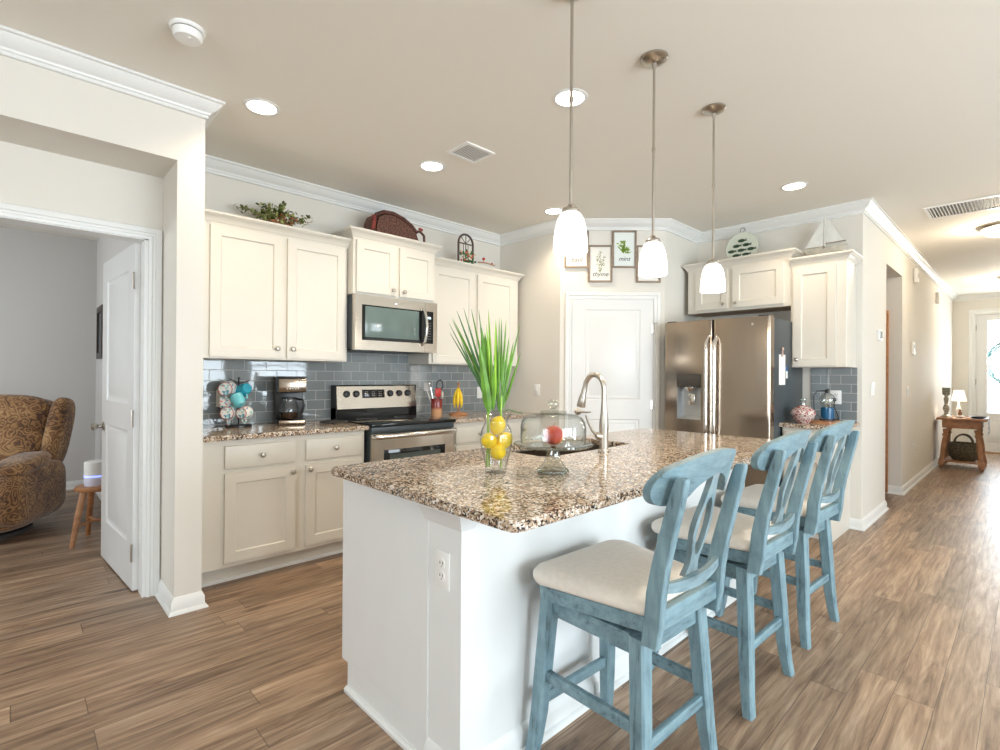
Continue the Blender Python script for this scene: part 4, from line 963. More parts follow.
def mug(label, a, d, z, face, mat, inner, rim=None, tilt=0, r=.043, h=.085):
    """mug lying on its side: opening or base turned to direction face (radians about z, 0 = toward camera)"""
    c = Vector((MX+RH.x*a+FH_.x*d, MY+RH.y*a+FH_.y*d, CT+z)); t = thing('mug', label, 'mug', c, math.atan2(-FH_.y, -FH_.x)+face, 'mugs on the mug tree')
    # local +x is the axis toward the viewer (bottom of mug), tilted
    Q = R(PI/2-tilt, 'Y')
    b = B(); b.lathe([(0, h/2), (r*.72, h/2), (r*.82, h/2-.006), (r, h*.1), (r*1.02, -h/2), (r*.93, -h/2), (r*.9, h*.1), (r*.7, h/2-.008), (0, h/2-.008)], 32, Q); b.build('body', mat, t)
    b = B(); b.tube([tuple(Q @ Vector((r*.85, 0, h*.25))), tuple(Q @ Vector((r*1.5, 0, h*.2))), tuple(Q @ Vector((r*1.6, 0, -h*.1))), tuple(Q @ Vector((r*1.3, 0, -h*.32))), tuple(Q @ Vector((r*.95, 0, -h*.35)))], .0055, 8); b.build('handle', inner, t)
    if rim:
        b = B(); b.lathe([(r*.80, h/2+.0005), (r*.86, h/2-.004), (r*.84, h/2-.006), (r*.78, h/2-.002)], 28, Q, closed=True); b.build('rim', rim, t)
m_red = plain('red_band', (.45, .06, .05), .3)
mug('patterned mug at the upper left of the mug tree', -.045, -.07, .262, .15, m_floral, m_floral, m_red, r=.055, h=.07)
mug('turquoise mug at the upper right of the mug tree', .052, -.03, .258, 1.0, m_teal, m_aqua, tilt=.3)
mug('light aqua mug hanging in the middle right of the mug tree', .042, -.085, .185, 1.3, m_aqua, m_aqua, tilt=-.9, h=.075)
mug('blue patterned mug at the middle left of the mug tree', -.05, -.05, .172, 1.9, m_floral, m_teal, r=.040)
mug('patterned mug at the lower left of the mug tree', -.030, -.075, .100, .15, m_floral, m_floral, m_red, r=.052, h=.07)
mug('small patterned mug at the lower right of the mug tree', .068, -.06, .100, -.1, m_floral, m_floral, m_red, r=.045, h=.07)
# coffee maker
t = thing('coffee_maker', 'black and stainless drip coffee maker left of the range', 'coffee maker', (1.480, 3.80, CT), math.radians(-14)); 
b = B(); b.box(-.095, .095, -.115, .10, 0, .035, .008); b.box(-.095, .095, .02, .10, .03, .29, .004); b.box(-.095, .095, -.10, .10, .235, .345, .006); b.build('housing', m_black, t)
b = B(); b.box(-.092, .097, -.118, -.098, .238, .335, .008); b.build('front_panel', m_steel, t); b = B(); b.box(-.09, .09, -.122, -.10, .004, .036, .006); b.build('base_plate', m_steel, t)
b = B(); b.box(-.10, .10, -.12, .104, .340, .350, .004); b.build('lid', m_black, t)
b = B(); b.box(-.022, .03, -.1205, -.117, .283, .307, .002); o = b.build('display_frame', m_plastic, t); b = B(); b.box(-.016, .024, -.1215, -.120, .287, .303, .0005); b.build('display', emit('blue_display', (.12, .35, .7), .8), o)
b = B()
for i in range(5): b.lathe([(0, 0), (.005, 0), (0, .003)], 10, T(-.035+.019*i, -.118, .262) @ R(PI/2, 'X'))
b.build('buttons', m_plastic, t)
b = B(); b.lathe([(0, .04), (.055, .04), (.064, .06), (.068, .10), (.062, .14), (.048, .17), (.05, .185), (.046, .185), (.044, .17), (.058, .14), (.064, .10), (.060, .062), (0, .045)], 32, T(-.015, -.045, 0), cap=False); o = b.build('carafe', m_glass, t)
b = B(); b.lathe([(0, .186), (.05, .186), (.05, .198), (0, .20)], 24, T(-.015, -.045, 0)); b.tube([(.035, -.05, .185), (.075, -.075, .18), (.085, -.085, .14), (.07, -.07, .075)], .008, 8); b.build('carafe_handle', m_black, o)
b = B(); b.lathe([(0, .046), (.056, .046), (.061, .06), (.066, .09), (0, .09)], 24, T(-.015, -.045, 0)); b.build('coffee', plain('coffee', (.03, .012, .005), .1), o)
# black trivet
t = thing('trivet', 'flat black wire trivet on the counter left of the range', 'trivet', (1.735, 3.62, CT))
b = B(); b.tube([(.095*math.cos(2*PI*i/32), .095*math.sin(2*PI*i/32), .012) for i in range(33)], .005, 6, cap=False)
for i in range(6): y = -.075+.03*i; q = math.sqrt(.095**2-y*y); b.tube([(-q, y, .012), (q, y, .012)], .0035, 6)
b.build('grid', m_black, t); b = B()
for a in (0, 2.1, 4.2): b.tube([(.08*math.cos(a), .08*math.sin(a), 0), (.08*math.cos(a), .08*math.sin(a), .012)], .005, 6)
b.build('feet', m_black, t)
# utensil crock
CX, CY = 2.715, 3.655
m_, nt, bs = new('red_to_tan_glaze'); tc = nt.nodes.new('ShaderNodeTexCoord'); sx = nt.nodes.new('ShaderNodeSeparateXYZ'); nt.links.new(tc.outputs['Object'], sx.inputs[0]); r = ramp(nt, [(.0, (.5, .30, .17)), (.36, (.55, .30, .16)), (.52, (.22, .03, .02)), (1, (.16, .012, .015))]); nt.links.new(math_(nt, 'DIVIDE', sx.outputs[2], .16), r.inputs[0]); nt.links.new(r.outputs[0], bs.inputs['Base Color']); bs.inputs['Roughness'].default_value = .18
t = thing('utensil_crock', 'red and tan glazed utensil crock right of the range', 'crock', (CX, CY, CT))
b = B(); b.lathe([(0, 0), (.045, 0), (.048, .01), (.05, .08), (.051, .155), (.049, .16), (.046, .155), (.045, .08), (.044, .01), (0, .01)], 36, cap=False); b.build('pot', m_, t)
m_redh = plain('red_silicone', (.50, .03, .025), .35); m_whead = plain('pale_spatula', (.62, .58, .54), .4)
def utensil(name, label, a, d, tx, tz, kind, mat):
    rr_ = Vector((RH.x*a+FH_.x*d, RH.y*a+FH_.y*d, 0)); t = thing(name, label, 'utensil', (CX+rr_.x*.5, CY+rr_.y*.5, CT+.012), group='utensils in the crock')
    e = Vector((RH.x*tx+FH_.x*d*.6, RH.y*tx+FH_.y*d*.6, tz)); b = B(); b.tube([(0, 0, 0), e*.6, e], [.004, .0045, .005], 8); b.build('handle', mat, t)
    u = e.normalized(); q = B()
    if kind == 'spoon': q.blob(.024, .008, .034, T(*(e+u*.03)) @ R(PI*.25))
    if kind == 'spatula': q.box(-.026, .026, -.003, .003, 0, .075, .002, M=T(*e) @ R(-PI*.25))
    if kind == 'loop': q.tube([tuple(e+Vector((RH.x*.028*math.cos(k), RH.y*.028*math.cos(k), .045+.042*math.sin(k)))) for k in [2*PI*i/24-PI/2 for i in range(25)]], .006, 8, cap=False)
    if kind == 'whisk':
        for k in range(4): q.tube([tuple(e+Vector((.02*math.sin(PI*j/8)*math.cos(PI*k/4)*math.copysign(1, 1), .02*math.sin(PI*j/8)*math.sin(PI*k/4), .09*j/8))) for j in range(9)], .0015, 5)
    q.build('head', mat, t)
utensil('spatula', 'pale spatula leaning left in the crock', -.02, 0, -.075, .215, 'spatula', m_whead)
utensil('spoon', 'light serving spoon in the crock', -.012, -.02, -.045, .25, 'spoon', m_handle)
utensil('slotted_turner', 'black looped utensil handle, highest in the crock', .01, .015, .02, .225, 'loop', m_black)
utensil('spatula', 'red silicone spatula in the crock', .006, -.02, .012, .165, 'spatula', m_redh)
utensil('whisk', 'wire whisk in the crock', -.02, .02, -.06, .18, 'whisk', m_handle)
utensil('spoon', 'short pale spoon at the right of the crock', .022, -.01, .035, .15, 'spoon', m_whead)
# bananas on stand
NX, NY = 3.0, 3.70
t = thing('banana_stand', 'small turned wooden banana stand right of the range', 'banana stand', (NX, NY, CT))
b = B(); b.lathe([(0, 0), (.085, 0), (.088, .008), (.08, .018), (.05, .022), (.02, .03), (0, .032)], 36); b.build('base', m_oak, t)
b = B(); b.tube([(.0, 0, .02), (0, 0, .2), (0, 0, .285), (-.004, -.004, .292)], [.009, .008, .010, .006], 10); b.blob(.014, .014, .012, T(0, 0, .29), nu=12, nv=8); b.build('post', m_oak, t)
m_ban = plain('banana_skin', (.80, .56, .02), .4, var=.08, vscale=30)
t = thing('banana_bunch', 'bunch of yellow bananas hanging on the wooden stand', 'bananas', (NX, NY, CT+.245))
for k, (a, d) in enumerate(((-.030, -.02), (-.002, -.036), (.026, -.024))):
    pts = []; rs = []
    for i in range(11):
        u = i/10; s = math.sin(PI*u*.85); v = Vector((RH.x*a+FH_.x*d, RH.y*a+FH_.y*d, 0))*(.25+s*.55+u*.55); pts.append((v.x, v.y, .008-.185*u)); rs.append([.004, .006, .011, .015, .0165, .017, .017, .0165, .0145, .009, .004][i])
    b = B(); b.tube(pts, rs, 6); b.build('banana', m_ban, t, sharp=1.3)
b = B(); b.blob(.008, .008, .012, T(0, -.008, .008), nu=8, nv=6); b.build('stem', m_tablewood, t)
# outlets and switches
outlet('white outlet on the backsplash behind the mug tree', (1.055, YR-.009, 1.10), 0)
outlet('white outlet on the backsplash right of the bananas', (3.47, YR-.009, 1.10), 0, duplex=False)
outlet('white switch on the wall left of the pantry door', (XK-.0005, 3.40, 1.135), -PI/2, duplex=False, name='wall_switch', cat='switch')
outlet('double white outlet on the tile right of the refrigerator', (XF-.009, 1.19, 1.11), -PI/2, gangs=2)
outlet('two-gang white switch on the wall at the start of the hallway', (5.56, YH-.0005, 1.18), 0, duplex=False, gangs=2, name='wall_switch', cat='switch')
outlet('single white switch on the hallway wall past the side opening', (7.39, YH-.0005, 1.13), 0, duplex=False, name='wall_switch', cat='switch')
outlet('low white outlet on the hallway wall', (7.83, YH-.0005, .44), 0)
t = thing('thermostat', 'small grey thermostat with screen on the near hallway wall', 'thermostat', (5.80, YH-.0005, 1.675))
b = B(); b.box(-.06, .06, -.022, 0, -.05, .05, .004); b.build('case', m_plastic, t); b = B(); b.box(-.035, .045, -.024, -.021, -.035, .035, .001); b.build('screen', plain('grey_screen', (.10, .13, .13), .2), t)
t = thing('keypad', 'white alarm keypad on the hallway wall above the switch', 'keypad', (7.72, YH-.0005, 1.635))
b = B(); b.box(-.06, .06, -.022, 0, -.075, .075, .006); b.build('case', m_plastic, t); b = B(); b.box(-.035, .035, -.0235, -.021, .0, .045, .001); b.build('screen', plain('pale_screen', (.5, .55, .55), .2), t)
for x, z, lab in ((7.83, 2.515, 'white door chime box high on the hallway wall, the nearer one'), (9.87, 2.47, 'white chime box high on the hallway wall, the farther one')):
    t = thing('door_chime', lab, 'chime', (x, YH-.0005, z)); b = B(); b.box(-.055, .055, -.045, 0, -.085, .085, .015); b.build('cover', m_plastic, t)
    b = B()
    for i in range(5): b.box(-.03, .03, -.0462, -.0445, -.03+.012*i, -.026+.012*i)
    b.build('grille', m_slot, t)

# ---------------------------------------------------------------- decor above the cabinets
TOP = 2.247; TOPH = 2.322
# artificial plant in basket: origin on the cabinet top
t = thing('artificial_plant', 'small leafy plant in a brown basket on top of the left upper cabinet', 'plant', (1.335, 3.74, TOP))
b = B(); b.lathe([(0, 0), (.07, 0), (.09, .04), (.10, .10), (.095, .105), (.085, .095), (0, .09)], 24); b.build('basket', wicker_mat('brown_wicker', (.30, .13, .05), (.08, .03, .012), 70), t)
rr = random.Random(11)
stems = []
b = B()
for k in range(30):
    a = rr.uniform(0, 2*PI); el = rr.uniform(.05, 1.25); L_ = rr.uniform(.14, .27)*(1 if el < .8 else .72)
    if k < 4: a = [-.75, 2.4, -.5, 2.6][k]; el = [.25, .15, .42, .5][k]; L_ = .30
    d = Vector((math.cos(a)*math.cos(el), math.sin(a)*math.cos(el)*.7, math.sin(el))); p0 = Vector((0, 0, .10)); pts = [p0+d*L_*u+Vector((0, 0, -.05*u*u*(1 if el < .6 else 0))) for u in (0, .35, .7, 1)]
    b.tube(pts, .002, 5); stems.append(pts)
b.build('stems', m_tablewood, t)
for nm, mt, frac in (('leaves', plain('olive_leaf', (.09, .12, .025), .6, var=.5, vscale=40), 12), ('pale_leaves', plain('yellow_green_leaf', (.30, .33, .10), .6, var=.4, vscale=40), 7), ('berries', plain('cream_berry', (.62, .58, .45), .5), 2)):
    b = B()
    for pts in stems:
        for k in range(frac):
            u = rr.uniform(.25, 1)*2.999; i = int(u); c = pts[i].lerp(pts[i+1], u-i)+Vector((rr.gauss(0, .012),)*1+(rr.gauss(0, .012), rr.gauss(0, .012)))
            if nm == 'berries': b.blob(.007, .007, .007, T(*c), nu=7, nv=5)
            else: b.blob(.016, .009, .0022, T(*c) @ R(rr.uniform(0, 6.3)) @ R(rr.uniform(-1.2, 1.2), 'Y') @ R(rr.uniform(-1, 1), 'X'), nu=7, nv=4)
    b.build(nm if nm != 'berries' else 'berry_spray', mt, t)
b = B()
for k in range(26): b.blob(.012, .010, .009, T(rr.uniform(-.03, .13), rr.uniform(-.1, .02), rr.uniform(.10, .19)) @ R(rr.uniform(0, 3)), nu=7, nv=5)
b.build('russet_blooms', plain('russet_bloom', (.36, .13, .05), .7, var=.4, vscale=60), t)
# wicker hamper on the microwave cabinet
t = thing('wicker_basket', 'dark brown woven wicker basket lying on the cabinet above the microwave', 'basket', (2.29, 3.72, TOPH))
m_wick = plain('dark_wicker', (.115, .045, .028), .7, var=.95, vscale=70)
b = B(); vs = []; fs = []; n = 28
prof = [(-.225, .0), (-.235, .10), (-.225, .19), (-.20, .245), (-.13, .280), (-.04, .286), (.05, .264), (.13, .225), (.19, .17), (.22, .10), (.23, .0)]
b.poly(prof, -.10, .10, axis='y'); bmesh.ops.remove_doubles(b.bm, verts=b.bm.verts, dist=1e-6); bmesh.ops.recalc_face_normals(b.bm, faces=b.bm.faces)
es = [e for e in b.bm.edges if len(e.link_faces) == 2 and abs(e.verts[0].co.y-e.verts[1].co.y) < 1e-6 and e.calc_face_angle(0) > 1.2]
bmesh.ops.bevel(b.bm, geom=es, offset=.03, segments=3, affect='EDGES'); b.build('woven_body', m_wick, t)
b = B(); b.tube([(.18, -.07, .18), (.225, -.08, .185), (.262, -.085, .155), (.265, -.085, .10), (.24, -.08, .03)], .011, 8); b.build('handle', m_wick, t)
rimp = [(x, -.082, z-.006) for x, z in prof[2:9]]
b = B(); b.tube(rimp, .017, 8); b.build('braided_rim', wicker_mat('rim_wicker', (.13, .045, .028), (.015, .007, .006), 80), t)
b = B()
for k in range(12): b.blob(.012, .010, .012, T(-.228+rr.gauss(0, .008), -.095, .12+.012*k) if k < 9 else T(.205+.012*(k-9), -.10, .195+rr.gauss(0, .008)), nu=8, nv=6)
b.build('red_berries', plain('dull_red_berry', (.26, .04, .03), .4), t)
# arched window ornament
t = thing('arched_ornament', 'small dark arched window-frame ornament with red flowers above the right range cabinet', 'ornament', (3.075, 3.70, TOP))
m_bronze = plain('rusty_metal', (.075, .05, .04), .6, var=.3, vscale=40)
b = B(); w_ = .088; zA = .27
arch = [(-w_, 0, 0.0), (-w_, 0, zA)]+[(w_*math.cos(a), 0, zA+w_*math.sin(a)) for a in [PI-PI*i/16 for i in range(17)]]+[(w_, 0, 0)]
b.tube(arch, .010, 8); b.tube([(-w_, 0, zA), (w_, 0, zA)], .006, 6); b.tube([(0, 0, 0), (0, 0, zA+w_)], .004, 6); b.tube([(-.06, 0, zA+.06), (0, 0, zA), (.06, 0, zA+.06)], .004, 6); b.tube([(-w_, 0, .06), (w_, 0, .06)], .005, 6)
b.tube([(-.028, 0, 0), (-.028, 0, zA)], .003, 6); b.tube([(.028, 0, 0), (.028, 0, zA)], .003, 6); b.build('frame', m_bronze, t)
b = B(); b.box(-.10, .10, -.045, .045, .0, .085, .004); b.build('flower_box', m_bronze, t)
for nm, mt, k_ in (('flowers', plain('coral_flower', (.62, .12, .07), .6), 16), ('leaves', m_green3, 34), ('cream_flowers', plain('cream_flower', (.7, .62, .4), .6), 8)):
    b = B()
    for k in range(k_): b.blob(.012, .010, .010, T(rr.uniform(-.085, .085), rr.uniform(-.05, -.01), rr.uniform(.085, .20)) @ R(rr.uniform(0, 3)), nu=7, nv=5)
    b.build(nm, mt, t)
t = thing('red_sprig', 'thin twig with red berries lying right of the arched ornament', 'sprig', (3.27, 3.64, TOP+.099))
b = B(); b.tube([(-.09, 0, .006), (0, -.01, .012), (.12, -.005, .006)], .006, 6); b.build('twig', m_tablewood, t); b = B(); b.blob(.014, .014, .014, T(-.03, -.01, .045)); b.blob(.009, .009, .009, T(.08, -.008, .018), nu=8, nv=6); b.tube([(-.03, -.01, .012), (-.03, -.01, .045)], .002, 5); b.build('berries', m_redh, t)
# fish plate
m_fishw = plain('cream_plate_glaze', (.68, .72, .62), .25, var=.02); m_fish = plain('dark_green_print', (.035, .075, .045), .35)
t = thing('fish_plate', 'round cream plate printed with rows of dark fish, above the refrigerator cabinet', 'plate', (5.045, 1.93, TOPH+.0), -PI/2)
tq = T(0, 0, .20) @ R(-.10, 'X') @ R(PI/2, 'X')
b = B(); b.lathe([(0, -.012), (.10, -.012), (.14, -.009), (.152, -.004), (.150, .0), (.146, -.003), (.10, -.004), (0, -.004)], 48, tq); b.build('dish', m_fishw, t)
b = B()
for j, yv in enumerate((-.118, -.071, -.024, .023, .070, .115)):
    for i in range(-2, 3):
        xv = i*.090+(.045 if j % 2 else 0)
        if math.hypot(xv, yv) > .112: continue
        pts = []
        for k in range(16): a = 2*PI*k/16; pts.append((xv-.008+.033*math.cos(a), yv+.0155*math.sin(a)))
        b.poly(pts, -.003+.004*(math.hypot(xv, yv) > .1), .0012+.0058*(math.hypot(xv, yv) > .1), M=tq); b.poly([(xv+.018, yv), (xv+.042, yv+.015), (xv+.035, yv), (xv+.042, yv-.015)], -.003, .0012+.0058*(math.hypot(xv, yv) > .1), M=tq)
b.build('fish_print', m_fish, t)
b = B(); b.tube([tuple(tq @ Vector((.022*math.cos(a), .168+.026*math.sin(a), .0))) for a in [-.6+4.3*i/14 for i in range(15)]], .003, 6); b.tube([(-.05, .01, .0), (-.05, -.03, .006), (-.05, -.035, .02)], .003, 6); b.tube([(.05, .01, .0), (.05, -.03, .006), (.05, -.035, .02)], .003, 6); b.tube([(0, .05, 0), (0, .012, .17), tuple(tq @ Vector((0, .168, -.014)))], .003, 6); b.build('wire_hanger', m_bronze, t)
# sailboat
t = thing('sailboat_ornament', 'white wooden sailboat ornament on the cabinet right of the refrigerator', 'ornament', (5.03, 1.235, TOP+.0), -PI/2)
m_sail = plain('whitewashed_board', (.74, .74, .70), .6, var=.06, vscale=16)
SZ = .152
b = B(); b.poly([(-.165, SZ), (.16, SZ), (.135, SZ-.05), (-.13, SZ-.05)], -.02, .02, axis='y'); b.box(-.05, .05, -.03, .03, 0, SZ-.05); b.box(-.012, .012, -.01, .01, 0, SZ-.04); b.build('hull', plain('driftwood', (.50, .47, .40), .7, var=.15, vscale=30), t)
b = B(); b.tube([(-.0, 0, SZ), (-.0, 0, SZ+.268)], .006, 8); b.build('mast', m_sail, t)
b = B(); b.poly([(-.012, SZ+.012), (-.15, SZ+.012), (-.012, SZ+.245)], -.005, .005, axis='y'); b.build('jib_sail', m_sail, t)
b = B(); b.poly([(.012, SZ+.03), (.145, SZ+.025), (.012, SZ+.262)], -.005, .005, axis='y'); b.build('main_sail', m_sail, t)
b = B(); b.tube([(.008, -.008, SZ+.03), (.155, -.008, SZ+.03)], .004, 6); b.tube([(-.012, -.024, SZ-.0), (-.004, -.026, SZ+.012), (.006, -.024, SZ-.002), (-.004, -.024, SZ-.012), (-.012, -.024, SZ)], .003, 6); b.build('boom', m_frame, t)

# ---------------------------------------------------------------- herb prints over the pantry door
m_print = plain('print_paper', (.80, .78, .72), .6, var=.01); m_printm = plain('print_paper_cool', (.74, .79, .76), .6, var=.01)
m_ink = plain('black_ink', (.01, .01, .01), .6); m_herb = plain('herb_green', (.20, .34, .03), .6, var=.3, vscale=50); m_herb2 = plain('herb_olive', (.24, .27, .10), .6, var=.3, vscale=50)
def picture(word, label, sc, zb, mat, seed, style):
    c = Vector((DX, DY, 0))+ds*sc; t = thing('herb_print', label, 'picture', (c.x-.0005, c.y-.0005, zb), -PI/4, 'framed herb prints over the pantry door'); w_, h_ = .228, .352
    b = B(); f = .016; b.poly([(-w_/2, 0), (w_/2, 0), (w_/2, h_), (-w_/2, h_)], -.022, 0, [[(-w_/2+f, f), (-w_/2+f, h_-f), (w_/2-f, h_-f), (w_/2-f, f)]], 'y'); b.build('frame', m_frame, t)
    b = B(); b.box(-w_/2+f, w_/2-f, -.010, -.002, f, h_-f); pg = b.build('print_sheet', mat, t)
    text_mesh('lettering', word, .060, m_ink, pg, T(0, -.0105, .058 if style != 'mint' else .066) @ TXT, shear=.3)
    rr = random.Random(seed); b = B()
    def leaf(x, z, a, L, w2): b.poly([(x, z), (x+L*.45*math.cos(a)-w2*math.sin(a), z+L*.45*math.sin(a)+w2*math.cos(a)), (x+L*math.cos(a), z+L*math.sin(a)), (x+L*.45*math.cos(a)+w2*math.sin(a), z+L*.45*math.sin(a)-w2*math.cos(a))], -.0112, -.0102, axis='y')
    if style == 'mint':
        for k in range(44):
            u = rr.random(); a = PI/2+rr.uniform(-1.35, 1.35); leaf(rr.gauss(0, .014), .13+.11*u, a, rr.uniform(.028, .055)*(1.2-.5*u), .007)
    elif style == 'thyme':
        for k in range(46):
            u = rr.random(); s = (k % 3-1); x = s*.035*u+rr.gauss(0, .006); leaf(x, .10+.20*u*(1-.25*abs(s)), rr.uniform(0, 6.3), .016, .005)
        for s in (-1, 0, 1): b.poly([(0, .095), (s*.038+.0015, .30-.05*abs(s)), (s*.038-.0015, .30-.05*abs(s))], -.0112, -.0102, axis='y')
    elif style == 'basil':
        for x, z, a, L in ((.0, .15, .1, .06), (0, .16, 2.7, .06), (.0, .19, .6, .07), (0, .19, 2.4, .065), (0, .22, 1.57, .07), (.01, .14, -.3, .045)): leaf(x, z, a, L, .018)
    else:
        for k in range(40): u = k/40; leaf(0, .10+.2*u, PI/2+(.9 if k % 2 else -.9)*(1-.5*u), .05, .003)
    b.build('herb_drawing', m_herb if style in ('mint', 'basil') else m_herb2, pg)
q2 = math.sqrt(2)
sx = lambda x, y: (x-DX)*q2
for word, lab, X_, zb, mt, sd_, st_ in (('basil', 'framed basil print, lowest-left of the four, half hidden by the pendant', 3.869, 2.305, m_print, 1, 'basil'), ('thyme', 'framed thyme print, second from the left over the pantry door', 4.029, 2.17, m_print, 2, 'thyme'), ('mint', 'framed mint print, the highest of the four over the pantry door', 4.189, 2.308, m_printm, 3, 'mint'), ('rosemary', 'framed rosemary print at the right, mostly behind the middle pendant', 4.351, 2.168, m_print, 4, 'rosemary')):
    picture(word, lab, sx(X_, 0), zb, mt, sd_, st_)

# ---------------------------------------------------------------- small counter by the refrigerator
t = thing('wooden_board', 'reddish wooden board on the small counter right of the refrigerator', 'board', (4.86, 1.20, CT))
b = B(); b.poly(rrect(-.14, .14, -.10, .10, .03), 0, .014); b.build('slab', m_oak, t)
m_, nt, bs = new('red_white_crackle'); v = coords(nt); vo = nt.nodes.new('ShaderNodeTexVoronoi'); nt.links.new(v, vo.inputs['Vector']); setin(vo, Scale=110.0); sp = nt.nodes.new('ShaderNodeSeparateColor'); nt.links.new(vo.outputs['Color'], sp.inputs[0]); r = ramp(nt, [(0, (.30, .06, .06)), (.3, (.48, .32, .30)), (.6, (.58, .54, .50))], 'CONSTANT'); nt.links.new(sp.outputs[0], r.inputs[0]); nt.links.new(r.outputs[0], bs.inputs['Base Color']); bs.inputs['Roughness'].default_value = .12
t = thing('glass_jar', 'round glass decanter with red and white filling on the small counter', 'jar', (4.66, 1.29, CT))
b = B(); b.lathe([(0, 0), (.04, 0), (.07, .03), (.092, .075), (.08, .11), (.04, .135), (.02, .145), (0, .147)], 32); b.build('jar_body', m_, t)
b = B(); b.lathe([(0, .143), (.018, .143), (.016, .165), (.018, .175), (.024, .19), (.022, .2), (0, .2)], 20); b.build('stopper', m_thick, t)
t = thing('wax_warmer', 'blue and glass electric warmer with black cord beside the outlet', 'warmer', (4.93, 1.185, CT+.014))
b = B(); b.lathe([(0, 0), (.055, 0), (.055, .01), (.05, .014), (0, .014)], 28); b.tube([(-.05, .02, .01), (-.085, .07, .06), (-.085, .08, .20), (-.06, .06, .245), (0, .01, .25)], .006, 8); b.build('base', m_black, t)
b = B(); b.lathe([(0, .014), (.047, .014), (.049, .05), (.049, .105), (.045, .11), (0, .11)], 32); b.build('cup', plain('blue_enamel', (.015, .10, .22), .2), t)
b = B(); b.lathe([(0, .112), (.045, .114), (.055, .15), (.058, .18), (.045, .21), (.02, .228), (0, .23)], 32); b.build('glass_bowl', m_thick, t)
b = B(); b.lathe([(0, .228), (.016, .228), (.018, .245), (.010, .262), (0, .263)], 20); b.build('knob', m_black, t)
b = B(); b.tube([(.05, -.02, .01), (.10, -.06, .0), (.14, -.04, .05), (.17, -.01, .10), (.195, -.005, .165)], .004, 6); b.box(.185, .205, -.018, .008, .155, .182, .003); b.build('power_cord', m_black, t)

# ---------------------------------------------------------------- hallway table and what stands on it
TX, TY = 9.95, .69; TH = .72
t = thing('side_table', 'brown wooden side table with turned legs against the hallway wall', 'table', (TX, TY, 0))
b = B(); b.box(-.33, .33, -.265, .265, TH-.03, TH, .006); b.build('table_top', m_tablewood, t)
b = B(); b.box(-.27, .27, -.205, .205, TH-.145, TH-.03, .003); b.build('apron', m_tablewood, t)
for sx_ in (-1, 1):
    for sy in (-1, 1):
        b = B(); b.lathe([(0, .06), (.03, .06), (.034, .09), (.026, .12), (.030, .16), (.026, .17), (.031, .28), (.027, .40), (.022, .45), (.036, .47), (.036, .48), (.022, .50), (.034, .53), (.034, .56), (0, .56)], 16)
        b.box(-.034, .034, -.034, .034, .05, .135, .003); b.blob(.03, .03, .028, T(0, 0, .028), nu=12, nv=8)
        sh = Matrix.Identity(4); sh[0][2] = -sx_*.05/.56; sh[1][2] = -sy*.05/.56
        bmesh.ops.transform(b.bm, matrix=T(sx_*.285, sy*.215, 0) @ sh, verts=b.bm.verts); b.build('leg', m_tablewood, t)
b = B(); b.box(-.26, .26, -.19, .19, .085, .105, .003); b.build('lower_shelf', m_tablewood, t)
b = B(); b.box(-.18, .30, -.274, -.1, TH+.0005, TH+.004); b.box(-.18, .30, -.274, -.270, TH-.22, TH+.004); m_, nt, bs = new('blue_check_cloth'); v = coords(nt); ck = nt.nodes.new('ShaderNodeTexChecker'); nt.links.new(v, ck.inputs['Vector']); setin(ck, Scale=26.0); ck.inputs[1].default_value = c4((.75, .76, .78)); ck.inputs[2].default_value = c4((.25, .32, .5)); nt.links.new(ck.outputs[0], bs.inputs['Base Color'])
b.build('table_runner', m_, loc=(TX, TY, 0), **tagd('blue and white checked cloth hanging over the right edge of the hallway table', 'cloth'))
t = thing('handled_basket', 'dark woven basket with two hoop handles on the shelf of the hallway table', 'basket', (TX-.02, TY-.01, .106))
m_bk = wicker_mat('olive_wicker', (.12, .10, .06), (.03, .024, .015), 50)
b = B(); vs = []
b.lathe([(0, 0), (.12, 0), (.155, .04), (.175, .12), (.175, .20), (.165, .25), (.155, .25), (.165, .20), (.165, .12), (.145, .045), (0, .01)], 36, Matrix.Diagonal((1, 1, 1, 1)), cap=False); b.build('woven_bowl', m_bk, t)
for s in (-1, 1):
    b = B(); b.tube([(s*.06, .10*math.cos(a), .24+.13*math.sin(a)) for a in [PI*i/14 for i in range(15)]], .010, 8); b.build('hoop_handle', m_bk, t)
t = thing('table_lamp', 'small lit table lamp with white shade on the hallway table', 'lamp', (TX+.05, TY+.05, TH))
b = B(); b.lathe([(0, 0), (.045, 0), (.047, .01), (.02, .025), (.03, .07), (.036, .11), (.018, .15), (.010, .19), (.009, .27), (0, .27)], 24); b.build('base', m_plastic, t)
b = B(); b.lathe([(.055, .39), (.088, .235), (.085, .235), (.052, .39)], 32, closed=True); b.build('lamp_shade', emit('lit_fabric_shade', (1, .9, .72), 1.1), t)
point('table_lamp_bulb', (TX+.05, TY+.05, TH+.31), 3, (1, .85, .65), .04)
t = thing('candle_holder', 'tall ornate candle holder at the left of the hallway table', 'candle holder', (TX-.10, TY+.175, TH))
b = B(); b.lathe([(0, 0), (.055, 0), (.06, .015), (.03, .035), (.022, .07), (.038, .11), (.038, .15), (.018, .19), (.024, .23), (.032, .27), (.018, .30), (.035, .325), (0, .325)], 20); b.build('stand', plain('mottled_silver', (.36, .34, .28), .4, .4, var=.4, vscale=60), t)
b = B(); b.lathe([(0, .325), (.044, .325), (.048, .37), (.048, .43), (.044, .43), (.042, .335), (0, .33)], 20); b.build('cup', plain('smoky_cup', (.22, .22, .17), .3, .4, var=.5, vscale=60), t)
t = thing('figurine', 'small brown and white figurine beside the candle holder', 'figurine', (TX-.14, TY+.02, TH))
